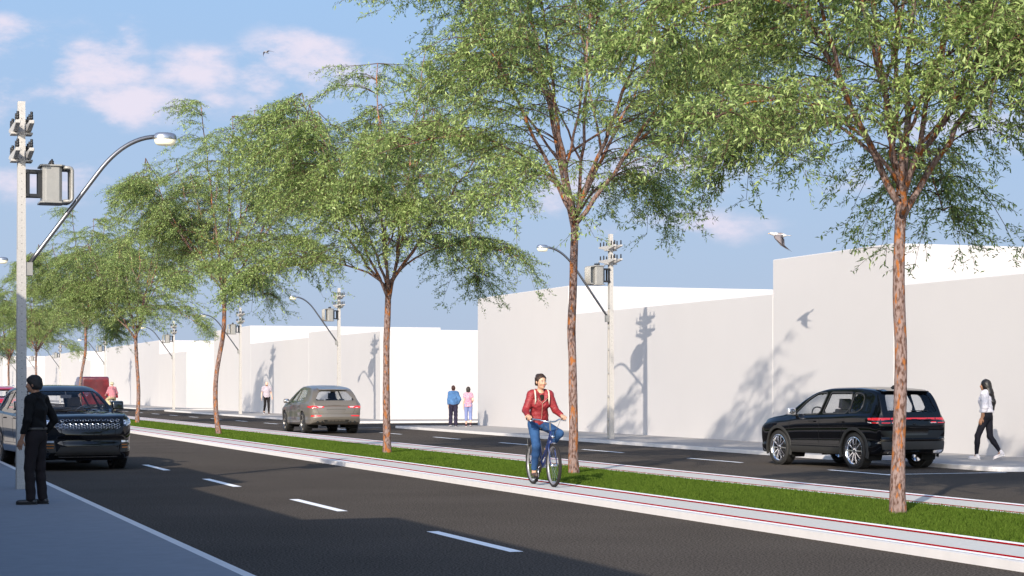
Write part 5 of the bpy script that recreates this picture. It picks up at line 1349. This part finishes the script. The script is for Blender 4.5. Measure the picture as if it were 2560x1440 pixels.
CAMDIR = lambda px: math.atan2(px - 1280, 4800) + ALPHA     # bearing from +Y, clockwise
# man in black, on the near pavement
bear = CAMDIR(80); yawm = -bear + R(58)
Jm = stand(chest=(0, -.005, 1.29), neck=(0, -.01, 1.49), head=(-.005, .03, 1.635), head_yaw=R(14), elL=(-.255, -.02, 1.15), wrL=(-.25, .07, .895), elR=(.30, -.10, 1.15), wrR=(.235, .015, .95),
           anR=(.115, -.03, .085), anL=(-.085, .03, .085), toR=(.085, .12, .034), toL=(-.15, .17, .034), knR=(.11, .01, .50), knL=(-.09, .05, .50), handR=(Vector((-.25, .5, -.8)), Vector((-1, 0, 0)), .3))
blk = mat('black_shirt', (.007, .007, .0075), .75, bump=(60, .3, .004)); trm = mat('charcoal_trousers', (.020, .016, .017), .85, bump=(80, .3, .003))
pm = person('man in black shirt and dark trousers standing beside the near utility pole, looking left', Jm,
       dict(top=dict(name='shirt', mat=blk, fat=.009, hem=.05, wr=.006, sleeve=1.93, wf=34), legs=dict(name='trousers', mat=trm, fat=.011, cuff=.055, len=.97, wr=.005), shoes=dict(mat=mat('black_leather', (.02, .019, .018), .35), sole=M_BLK),
            hair=dict(mat=HAIRB, low=.07, extra=lambda h_, f, r, u, M: [('e', tuple(h_ + u * .055 + f * .045), (.070, .055, .055), M, .03), ('e', tuple(h_ + u * .075 - f * .01), (.072, .085, .055), M, .02)])),
       (2.455, 25.85, KH), yawm, .962, skin=mat('skin_tan', (.33, .17, .10), .55))
b = MB(); b.lathe([(.168, -.016), (.170, -.014), (.170, .014), (.168, .016)], 30, Matrix.Translation((0, 0, 1.035)) @ Matrix.Diagonal((1.08, .78, 1, 1))); b.build('belt', mat('belt_leather', (.05, .045, .04), .5), pm, smooth=True)
# shirt collar
b = MB(); b.lathe([(.066, -.02), (.070, .0), (.064, .028), (.061, .028), (.064, 0)], 22, Matrix.Translation((0, -.012, 1.50)) @ Matrix.Rotation(R(-12), 4, 'X')); b.build('collar', blk, pm, smooth=True)

# woman in the white sweater
bear = CAMDIR(2475)
Jw = stand(waist=(0, .0, 1.07), chest=(0, .02, 1.28), neck=(0, .015, 1.46), head=(0, .04, 1.60), shR=(.15, .03, 1.40), shL=(-.15, -.01, 1.40), head_yaw=R(8),
           hipR=(.085, 0, .91), hipL=(-.085, 0, .91), knL=(-.09, .17, .51), anL=(-.09, .20, .09), toL=(-.095, .34, .040), knR=(.09, -.03, .50), anR=(.085, -.27, .17), toR=(.085, -.155, .048),
           elL=(-.19, -.04, 1.13), wrL=(-.20, .03, .90), elR=(.20, .02, 1.13), wrR=(.18, .14, .92))
def long_hair(h_, f, r, u, M): return [('c', tuple(h_ - f * .04 + u * .02), tuple(h_ - f * .085 - u * .16), .088, .092, .05), ('c', tuple(h_ - f * .085 - u * .16), tuple(h_ - f * .165 - u * .36), .092, .066, .04), ('c', tuple(h_ - f * .165 - u * .36), tuple(h_ - f * .185 - u * .54), .066, .014, .03)]
sweater = mat('white_sweater', (.62, .60, .64), .95, bump=(90, .4, .004))
person('woman with long black hair and white sweater walking away on the right hand pavement', Jw,
       dict(top=dict(name='sweater', mat=sweater, fat=.024, hem=.10, wr=.006, waist=.012, hip=.004), legs=dict(name='leggings', mat=mat('black_denim', (.012, .012, .018), .8, bump=(90, .3, .002)), fat=.004, cuff=.036, len=.93, wr=.0015),
            shoes=dict(mat=mat('white_sneaker', (.68, .64, .64), .7), sole=mat('white_sole', (.8, .78, .78), .6)), hair=dict(mat=mat('hair_long_black', (.010, .008, .007), .4, bump=(60, .6, .006)), long=True, extra=long_hair)),
       (23.0, 35.1, KH + .004), -bear + R(66), .985, female=True, skin=mat('skin_tan', (.33, .17, .10), .55))

# couple seen from behind
bear = CAMDIR(1148); gcp = 'people on the far pavement'
Jb = stand(shR=(.145, -.01, 1.425), shL=(-.145, -.01, 1.425), knL=(-.11, .04, .50), anL=(-.12, -.14, .12), toL=(-.16, -.03, .045), anR=(.10, .10, .085), knR=(.10, .06, .50), toR=(.12, .24, .034), elR=(.27, -.03, 1.17), wrR=(.20, .07, .97), elL=(-.20, -.03, 1.14), wrL=(-.21, .02, .89))
ho = mat('blue_hoodie', (.085, .19, .38), .9, bump=(60, .4, .005)); 
pb = person('boy in blue hooded top and dark trousers walking away, left of a pair', Jb,
       dict(top=dict(name='hoodie', mat=ho, fat=.03, hem=.02, wr=.008, waist=.015, wf=30), legs=dict(name='trousers', mat=mat('dark_jeans', (.035, .030, .055), .85, bump=(50, .5, .004), var=(14, .3)), fat=.022, cuff=.06, len=.99, wr=.006),
            shoes=dict(mat=mat('dark_shoe', (.03, .02, .025), .6), sole=mat('white_sole', (.8, .78, .78), .6)), hair=dict(mat=HAIRRB, low=.09)), (22.80, 71.9, KH + .004), -bear, .915, skin=M_SKIN2)
sdf_obj('hood', [('f', (0, -.085, 1.44), (0, -.095, 1.38), .085, .05, 1.25, .6, np.eye(3, dtype=np.float32), .03), ('c', (-.07, -.04, 1.49), (.07, -.04, 1.49), .035, .035, .04), ('wrinkle', .004, 60, .4)], ho, pb, .010)
Jg = stand(shR=(.13, -.01, 1.41), shL=(-.13, -.01, 1.41), anR=(.10, -.15, .13), toR=(.13, -.05, .05), knR=(.10, .03, .50), anL=(-.09, .08, .085), toL=(-.10, .22, .034), knL=(-.09, .06, .50), wrR=(.15, .12, 1.02), elR=(.20, -.06, 1.16), elL=(-.20, -.03, 1.14), wrL=(-.21, .02, .89), head=(0, .01, 1.62))
flor = mat_mix2('floral_print', (.75, .55, .50), (.16, .05, .20), 62, .42, .56, .85, c3=(.70, .30, .42), s3=(40, .5, .56))
person('woman in flowered top and light blue cropped trousers walking away, right of a pair', Jg,
       dict(top=dict(name='blouse', mat=flor, fat=.012, hem=-.05, wr=.004, sleeve=.42, hip=.01, open_hem=True), legs=dict(name='cropped_trousers', mat=mat('light_denim', (.20, .24, .44), .85, bump=(60, .4, .003)), fat=.010, cuff=.052, len=.50, wr=.003),
            shoes=dict(mat=mat('maroon_shoe', (.06, .015, .02), .6), sole=mat('white_sole', (.8, .78, .78), .6)), hair=dict(mat=mat('hair_dark', (.02, .012, .008), .5, bump=(90, .4, .004)), low=.12, extra=lambda h_, f, r, u, M: [('c', tuple(h_ - f * .02), tuple(h_ - f * .03 - u * .09), .09, .083, .03)])),
       (23.22, 71.3, KH + .004), -bear, .895, female=True, skin=M_SKIN2)

# bald man walking towards us
bear = CAMDIR(657)
Jk = stand(anR=(.10, -.20, .19), toR=(.10, -.12, .07), knR=(.10, .06, .54), anL=(-.09, .12, .085), toL=(-.10, .27, .04), knL=(-.09, .08, .50), elR=(.25, -.08, 1.14), wrR=(.27, -.03, .89), elL=(-.25, -.03, 1.14), wrL=(-.27, .12, .92), head_yaw=R(-12))
tee = mat_mix2('heather_tee', (.50, .44, .48), (.36, .31, .36), 120, .4, .6, .9)
def beard(h_, f, r, u, M): return None
pk = person('bald man in pale tee shirt and black trousers walking towards us', Jk,
       dict(top=dict(name='tee_shirt', mat=tee, fat=.018, hem=.0, wr=.005, sleeve=.5, waist=.01), legs=dict(name='trousers', mat=mat('black_trousers', (.012, .010, .011), .7, bump=(50, .4, .004)), fat=.006, cuff=.042, len=.95, wr=.003),
            shoes=dict(mat=mat('dark_shoe', (.03, .02, .025), .6), sole=mat('white_sole', (.8, .78, .78), .6))), (22.95, 107.4, KH + .004), math.pi - bear + R(12), 1.06, skin=M_SKIN2)
MHk = Rz(R(-12)); hdk = Vector((0, .015, 1.635)); fk = Vector((math.sin(R(12)), math.cos(R(12)), 0))
sdf_obj('beard', [('e', tuple(hdk + fk * .035 - Vector((0, 0, .070))), (.056, .062, .050), MHk, .01), ('sub', tuple(hdk + fk * .05 + Vector((0, 0, .0))), (.09, .10, .055), MHk, 0)], mat('beard_red', (.22, .07, .03), .9), pk, .009)

# ---------------------------------------------------------------- bicycles
def bicycle(label, frame_m, loc, yaw, basket=False, steer=0.0):
    root = empty('bicycle', loc, yaw, label, 'bicycle')
    wr = .335; rub = mat('bike_tyre', (.016, .014, .013), .85); chrome = M_CHROME; whitem = mat('rim_white', (.33, .33, .34), .4, metal=.4)
    def wheel(y):
        M = Matrix.Translation((0, y, wr)) @ Matrix.Rotation(math.pi / 2, 4, 'Y')
        b = MB(); b.lathe([(wr - .042, -.014), (wr - .03, -.025), (wr - .012, -.024), (wr, -.010), (wr, .010), (wr - .012, .024), (wr - .03, .025), (wr - .042, .014), (wr - .042, -.014)], 48, M)
        t = b.build('wheel', rub, root, smooth=True)
        b = MB(); b.lathe([(wr - .062, -.010), (wr - .040, -.015), (wr - .034, -.013), (wr - .034, .013), (wr - .040, .015), (wr - .062, .010), (wr - .062, -.010)], 48, M); b.build('rim', whitem, t, smooth=True)
        b = MB()
        for k in range(28):
            a = 2 * math.pi * k / 28; s_ = 1 if k % 2 else -1; a2 = a + (.5 if (k // 2) % 2 else -.5)
            b.tube([M @ Vector((.02 * math.cos(a2), .02 * math.sin(a2), s_ * .03)), M @ Vector(((wr - .06) * math.cos(a), (wr - .06) * math.sin(a), 0))], .0013, 3, caps=False)
        b.build('spokes', chrome, t)['kind'] = 'stuff'
        b = MB(); b.tube([M @ Vector((0, 0, -.055)), M @ Vector((0, 0, .055))], .016, 10); b.build('hub', chrome, t, smooth=True)
        return t
    wheel(-.53); wheel(.53)
    fr = MB(); bb = Vector((0, -.07, .29)); st0 = Vector((0, -.20, .70)); hu = Vector((0, .355, .86)); hl = Vector((0, .385, .70)); rh = Vector((0, -.53, wr))
    fr.tube([bb, st0], .019, 10); fr.tube(bez(hl + Vector((0, 0, .02)), Vector((0, .17, .36)), bb, 10), .026, 10); fr.tube(bez(hu - Vector((0, 0, .03)), Vector((0, .14, .50)), bb * .75 + st0 * .25, 10), .019, 10); fr.tube([hl, hu], .021, 12)
    for s_ in (-1, 1): fr.tube([bb + Vector((s_ * .02, 0, 0)), rh + Vector((s_ * .055, 0, 0))], .010, 8); fr.tube([bb * .2 + st0 * .8, rh + Vector((s_ * .055, 0, 0))], .009, 8)
    fr.build('frame', frame_m, root, smooth=True)
    fk = MB()
    for s_ in (-1, 1): fk.tube([hl + Vector((s_ * .02, .005, -.01)), Vector((s_ * .048, .42, .60)), Vector((s_ * .052, .53, wr))], [.014, .014, .009], 8)
    fk.tube([hl + Vector((-.045, .012, -.02)), hl + Vector((.045, .012, -.02))], .014, 8); fk.build('fork', frame_m, root, smooth=True)
    stm = MB(); stm.tube([hu, Vector((0, .335, .99)), Vector((0, .36, 1.015))], .013, 10); stm.build('stem', whitem, root, smooth=True)
    hb = MB(); pts = []
    for x, y, z in ((-.30, .13, 1.045), (-.24, .17, 1.045), (-.16, .27, 1.035), (-.09, .345, 1.01), (0, .365, 1.0), (.09, .345, 1.01), (.16, .27, 1.035), (.24, .17, 1.045), (.30, .13, 1.045)): pts.append((x, y, z))
    hb.tube(pts, .0125, 10); hbo = hb.build('handlebar', chrome, root, smooth=True)
    for s_ in (-1, 1):
        g_ = MB(); g_.tube([(s_ * .315, .115, 1.045), (s_ * .235, .175, 1.045)], .018, 10); g_.build('grip', M_BLK, hbo, smooth=True)
        g_ = MB(); g_.tube([(s_ * .22, .195, 1.035), (s_ * .24, .21, 1.02), (s_ * .32, .175, 1.015)], .006, 6); g_.build('brake_lever', chrome, hbo, smooth=True)
    cbm = MB()
    for s_ in (-1, 1): cbm.tube(bez(Vector((s_ * .22, .20, 1.03)), Vector((s_ * .08, .55, 1.0)), Vector((s_ * .02, .40, .72)), 10), .003, 5)
    cbm.build('cable', M_BLK, root)
    sp = MB(); sp.tube([st0, Vector((0, -.245, .86))], .013, 10); sp.build('seat_post', chrome, root, smooth=True)
    sdf_obj('saddle', [('f', (0, -.36, .885), (0, -.27, .89), .065, .05, 1.25, 1, frame((1, 0, 0), (0, 0, 1)), .03), ('c', (0, -.27, .885), (0, -.14, .885), .032, .02, .03), ('cut', (0, 0, .862), (0, 0, -1), 0), ('cut', (0, 0, .91), (0, 0, 1), 0)], M_BLK, root, .008)
    rk = MB()
    for s_ in (-1, 1): rk.tube([(s_ * .06, -.24, .72), (s_ * .065, -.70, .72)], .005, 6); rk.tube([(s_ * .065, -.64, .72), (s_ * .06, -.53, wr)], .005, 6); rk.tube([(s_ * .065, -.44, .72), (s_ * .06, -.53, wr)], .005, 6)
    for k in range(5): rk.tube([(-.065, -.30 - .1 * k, .72), (.065, -.30 - .1 * k, .72)], .004, 6)
    rk.build('luggage_rack', M_BLK, root)
    for (y, a0, a1) in ((.53, R(75), R(165)), (-.53, R(-5), R(170))):
        fd = MB(); V = []; F = []; n = 18
        for k in range(n + 1):
            t = a0 + (a1 - a0) * k / n; rr = wr + .014
            for (xx, dr) in ((-.028, -.008), (-.018, .0), (0, .004), (.018, 0), (.028, -.008)): V.append((xx, y + (rr + dr) * math.cos(t), wr + (rr + dr) * math.sin(t)))
        for k in range(n):
            for q in range(4): F.append((5 * k + q, 5 * k + q + 1, 5 * k + q + 6, 5 * k + q + 5))
        fd.add(V, F).build('mudguard', whitem, root, smooth=True)
    cr = MB(); cr.tube([bb + Vector((-.06, 0, 0)), bb + Vector((.06, 0, 0))], .014, 10)
    cr.tube([bb + Vector((.062, 0, 0)), bb + Vector((.07, .03, -.165))], .010, 8); cr.tube([bb + Vector((-.062, 0, 0)), bb + Vector((-.07, -.03, .165))], .010, 8); cr.build('crank', chrome, root, smooth=True)
    Mq = Matrix.Translation(bb + Vector((.045, 0, 0))) @ Matrix.Rotation(math.pi / 2, 4, 'Y'); c_ = MB(); c_.lathe([(.04, -.003), (.098, -.006), (.100, 0), (.098, .006), (.04, .003)], 28, Mq); c_.build('chain_guard', M_BLK, root, smooth=True)
    for s_, y, z in ((1, .03, -.165), (-1, -.03, .165)):
        p_ = MB(); c0 = bb + Vector((s_ * .12, y, z)); p_.box((c0.x - .045, c0.y - .045, c0.z - .010), (c0.x + .045, c0.y + .045, c0.z + .010)); p_.build('pedal', M_BLK, root, bevel=.005)
    lp = MB(); lp.tube([(0, .45, .775), (0, .49, .775)], .028, 12); lp.build('front_lamp', chrome, root, smooth=True)
    return root, bb
def rider_joints(bb, lean=0.0, yaw=0):
    J = dict(pelvis=(0, -.27, .985), waist=(0, -.245, 1.10), chest=(0, -.205 + lean * .5, 1.29), neck=(0, -.175 + lean, 1.475), head=(0, -.135 + lean, 1.622), shR=(.142, -.175 + lean, 1.42), shL=(-.142, -.175 + lean, 1.42), head_yaw=yaw,
             hipR=(.085, -.25, .945), hipL=(-.085, -.25, .945))
    for s_, k in (('R', 1), ('L', -1)):
        J['wr' + s_] = (k * .275, .075, 1.095); J['el' + s_] = tuple(ik(J['sh' + s_], J['wr' + s_], .265, .235, (k * .35, -.45, -.8)))
        J['hand' + s_] = (Vector((k * .03, .95, -.12)), Vector((0, 0, -1)), .75)
    pR = bb + Vector((.12, .03, -.165)); pL = bb + Vector((-.12, -.03, .165))
    for s_, p in (('R', pR), ('L', pL)):
        an = Vector((p.x * .95, p.y - .085, p.z + .105)); J['an' + s_] = tuple(an); J['to' + s_] = (p.x * 1.0, p.y + .045, p.z + .045); J['kn' + s_] = tuple(ik(J['hip' + s_], an, .425, .42, (.12 if s_ == 'R' else -.35, 1, .3)))
    return J
dirw = Vector((-.045, -1.0)); yawc = math.atan2(dirw.y, dirw.x) - math.pi / 2
bk, bb = bicycle('blue step through bicycle with white mudguards, ridden by the woman in red', mat('bike_blue', (.010, .026, .12), .3, coat=.7), (10.42, 28.2, KH), yawc)
Jr = rider_joints(bb, .01, R(10))
redj = mat_mix2('red_leather', (.33, .030, .035), (.20, .014, .018), 26, .35, .65, .55, bump=.5, stretch=(.6, .6, 2.2))
jean = mat_mix2('blue_jeans', (.040, .105, .24), (.016, .045, .12), 5, .3, .7, .85, bump=.4)
pw = person('woman in red jacket and blue jeans riding the bicycle towards us', Jr,
       dict(top=dict(name='jacket', mat=redj, fat=.012, hem=.03, wr=.004, waist=.0, sleeve=1.90, neckcut=(.068, .075, .10), wf=60), legs=dict(name='jeans', mat=jean, fat=.004, cuff=.042, len=.90, wr=.0025),
            shoes=dict(mat=mat('nude_flat', (.07, .045, .035), .5), low=True),
            hair=dict(mat=HAIRBR, low=.060, cz=.030, ch=.098, cf=.100, extra=lambda h_, f, r, u, M: [('e', tuple(h_ + u * .060 - f * .02), (.080, .09, .050), M, .02)], extra2=lambda h_, f, r, u, M: [('e', tuple(h_ + u * .088 - f * .092), (.046, .046, .044), M, .015)])),
       (10.42, 28.2, KH), yawc, 1.0, female=True, skin=M_SKIN, face=True, h=.011)
sdf_obj('undershirt', [('e', (0, -.085, 1.355), (.045, .03, .075), None, .01), ('c', (-.025, -.092, 1.39), (.025, -.092, 1.39), .02, .02, .02)], mat('black_tee', (.02, .019, .015), .9), pw, .009)
for s_ in (-1, 1):
    b = MB(); V = [(s_ * .105, -.14, 1.503), (s_ * .112, -.085, 1.47), (s_ * .112, -.060, 1.40), (s_ * .110, -.055, 1.33), (s_ * .118, -.075, 1.27)]; q = []
    b.tube([Vector(p) + Vector((0, .006, .0)) for p in V], [.010, .013, .013, .012, .007], 6); b.build('bag_strap', mat('cream_strap', (.72, .62, .50), .8), pw, smooth=True)
    # lapels
    b = MB(); P = [(s_ * .052, -.105, 1.475), (s_ * .098, -.070, 1.435), (s_ * .085, -.048, 1.385), (s_ * .014, -.055, 1.285), (s_ * .030, -.066, 1.36)]
    V = [Vector(p) for p in P]; n = len(V); b.add(V + [v + Vector((0, .010, 0)) for v in V], [tuple(range(n)), tuple(range(n, 2 * n))] + [(k, (k + 1) % n, n + (k + 1) % n, n + k) for k in range(n)]).build('lapel', redj, pw, bevel=.003)
b = MB(); b.tube([(0, -.052, 1.285), (0, -.058, 1.20), (0, -.080, 1.10), (0, -.10, 1.04)], .0035, 5); b.tube([(0, -.045, 1.285), (-.05, -.040, 1.33), (-.10, -.05, 1.375)], .003, 5); b.tube([(0, -.045, 1.285), (.05, -.040, 1.33), (.075, -.048, 1.37)], .003, 5); b.build('zip', mat('zip_gold', (.7, .55, .40), .4, metal=.6), pw)
b = MB(); b.tube([(.043 * math.cos(t), -.152 + .045 * math.sin(t), 1.502 - .02 * (math.sin(t) > 0) * math.sin(t)) for t in [2 * math.pi * k / 20 for k in range(20)]], .0035, 5, closed=True); b.build('choker', M_BLK, pw)

# far cyclist, seen from behind
bk2, bb2 = bicycle('dark city bicycle ridden by the far cyclist in pink', M_BLK, (14.2, 106.9, KH), 0)
Jf = rider_joints(bb2, .03, R(5))
pinkm = mat('pink_jumper', (.48, .19, .22), .9, bump=(60, .4, .004))
pf = person('far cyclist in pink jumper and cream hat riding away beside the red van', Jf,
       dict(top=dict(name='jumper', mat=pinkm, fat=.022, hem=-.02, wr=.005, waist=.02, sleeve=1.9), legs=dict(name='trousers', mat=mat('beige_trousers', (.50, .42, .25), .85), fat=.018, cuff=.055, len=.95, wr=.004),
            shoes=dict(mat=mat('dark_shoe', (.03, .02, .025), .6))), (14.2, 106.9, KH), 0, 1.05, skin=M_SKIN2)
hz = Jf['head']; b = MB(); b.lathe([(0, .115), (.06, .112), (.092, .085), (.10, .03), (.105, .02), (.145, -.015), (.147, -.02), (.10, .012)], 22, Matrix.Translation((hz[0], hz[1], hz[2] + .025))); b.build('sun_hat', mat('cream_hat', (.68, .60, .40), .9), pf, smooth=True)
bg_ = MB(); bg_.box((.17, -.30, .92), (.29, -.18, 1.06)); bg_.build('shoulder_bag', mat('red_bag', (.45, .02, .03), .5), pf, bevel=.02)
b = MB(); b.tube([(-.10, -.16, 1.50), (-.02, -.295, 1.36), (.14, -.33, 1.12), (.22, -.24, 1.05)], .007, 5); b.build('bag_strap', mat('red_bag', (.45, .02, .03), .5), pf)

# ---------------------------------------------------------------- gulls
GW = mat('gull_white', (.55, .52, .50), .8); GG = mat('gull_grey', (.20, .17, .17), .8, bump=(40, .5, .01)); GD = mat('gull_dark', (.05, .04, .04), .8)
def gull(label, loc, yaw, pitch, wingL, wingR):
    root = sdf_obj('seagull', [('c', (0, -.12, 0), (0, .06, .01), .045, .055, .03), ('c', (0, .06, .01), (0, .17, .035), .052, .034, .03), ('e', (0, .19, .04), (.030, .038, .030), None, .02), ('c', (0, -.12, 0), (0, -.20, -.005), .04, .018, .03)], GW, None, .009)
    root.location = loc; root.rotation_euler = (pitch, 0, yaw); tag(root, label, 'bird')
    b = MB(); b.tube([(0, .215, .038), (0, .245, .036), (0, .262, .028)], [.012, .009, .004], 8); b.build('beak', mat('beak', (.75, .45, .18), .5), root, smooth=True)
    for s_ in (-1, 1): b = MB(); b.ell((s_ * .026, .20, .047), (.004, .006, .006), 8, 6); b.build('eye', M_BLK, root)
    sdf_obj('mantle', [('e', (0, -.03, .028), (.047, .125, .036), None, .0)], GG, root, .010)
    b = MB(); V = []; n = 5
    P = [(-.02, -.17), (.02, -.17), (.055, -.31), (.02, -.325), (-.02, -.325), (-.055, -.31)]
    b.prism(P, -.006, .004, 'Z'); b.build('tail', GW, root, bevel=.002)
    for s_, (sp, sweep, up) in ((-1, wingL), (1, wingR)):
        # stations along the span: inner wing rises, outer wing sweeps back
        S = []
        for k in range(9): S.append(k / 8)
        V = []; F = []
        for k, t in enumerate(S):
            xx = .03 + sp * (min(t, .42) * math.cos(up[0]) + max(t - .42, 0) * math.cos(up[1])); zz = .02 + sp * (min(t, .42) * math.sin(up[0]) + max(t - .42, 0) * math.sin(up[1]))
            yl = .07 + sweep[0] * min(t, .42) - sweep[1] * max(t - .42, 0); ch = .20 * (1 - .1 * t) if t < .5 else .20 * (1 - .1 * t) * (1 - (t - .5) / .60)
            for (dy, dz) in ((0, .0), (-.25, .012), (-.6, .006), (-1, 0), (-.6, -.003), (-.25, -.006)): V.append((s_ * xx, yl + dy * ch, zz + dz))
        for k in range(8):
            for q in range(6): F.append((k * 6 + q, k * 6 + (q + 1) % 6, (k + 1) * 6 + (q + 1) % 6, (k + 1) * 6 + q))
        F += [tuple(range(6)), tuple(reversed(range(48, 54)))]
        w = MB().add(V, F).build('wing', GG, root, smooth=True)
        fb = MB()
        for k in range(6):
            t = .62 + .38 * k / 5; xx = .03 + sp * (.42 * math.cos(up[0]) + (t - .42) * math.cos(up[1])); zz = .02 + sp * (.42 * math.sin(up[0]) + (t - .42) * math.sin(up[1])); yl = .07 + sweep[0] * .42 - sweep[1] * (t - .42)
            L = .16 + .02 * k; dx = L * .45 * math.cos(up[1]); dz = L * .45 * math.sin(up[1]); fb.hexa([(s_ * xx, yl - .02, zz - .003), (s_ * (xx + .02), yl - .04, zz - .003), (s_ * (xx + dx + .006), yl - L * .8, zz + dz - .002), (s_ * (xx + dx), yl - L * .8, zz + dz - .002), (s_ * xx, yl - .02, zz + .003), (s_ * (xx + .02), yl - .04, zz + .003), (s_ * (xx + dx + .006), yl - L * .8, zz + dz + .001), (s_ * (xx + dx), yl - L * .8, zz + dz + .001)])
        fb.build('flight_feathers', GD, w)
def place(px, py, X):
    Zc = 4800 / math.cos(ALPHA) * X / (px + 405); Y = (Zc - X * math.sin(ALPHA)) / math.cos(ALPHA); return (X, Y, CAM_H + (968.7 - py) * Zc / 4800)
gx = place(1946, 588, 22.0)
gull('seagull flying left with lowered wings, in front of the white buildings', gx, -CAMDIR(1946) + R(80), R(3), (.36, (.05, .35), (R(-36), R(-78))), (.36, (.05, .35), (R(-36), R(-78))))
zf_ = 95; px_, py_ = 666, 131; xc = (px_ - 1280) / 4800 * zf_; gl2 = (xc * math.cos(ALPHA) + zf_ * math.sin(ALPHA), zf_ * math.cos(ALPHA) - xc * math.sin(ALPHA), CAM_H + (968.7 - py_) / 4800 * zf_)
_n0 = set(D.objects)
gull('tiny distant seagull gliding in front of the clouds, top left', gl2, -CAMDIR(666) + R(140), R(10), (.50, (.10, .45), (R(28), R(-8))), (.50, (.10, .45), (R(8), R(-42))))

for o in set(D.objects) - _n0:
    if o.parent is None and o.get('category') == 'bird': o.scale = (.62,) * 3

for m_ in list(D.materials):
    if m_.name in ('black_shirt', 'charcoal_trousers', 'white_sweater', 'black_denim', 'blue_hoodie', 'dark_jeans', 'floral_print', 'light_denim', 'heather_tee', 'black_trousers', 'blue_jeans', 'pink_jumper', 'beige_trousers', 'black_tee', 'pole_concrete', 'bark'):
        m_.node_tree.nodes['Principled BSDF'].inputs['Specular IOR Level'].default_value = .15
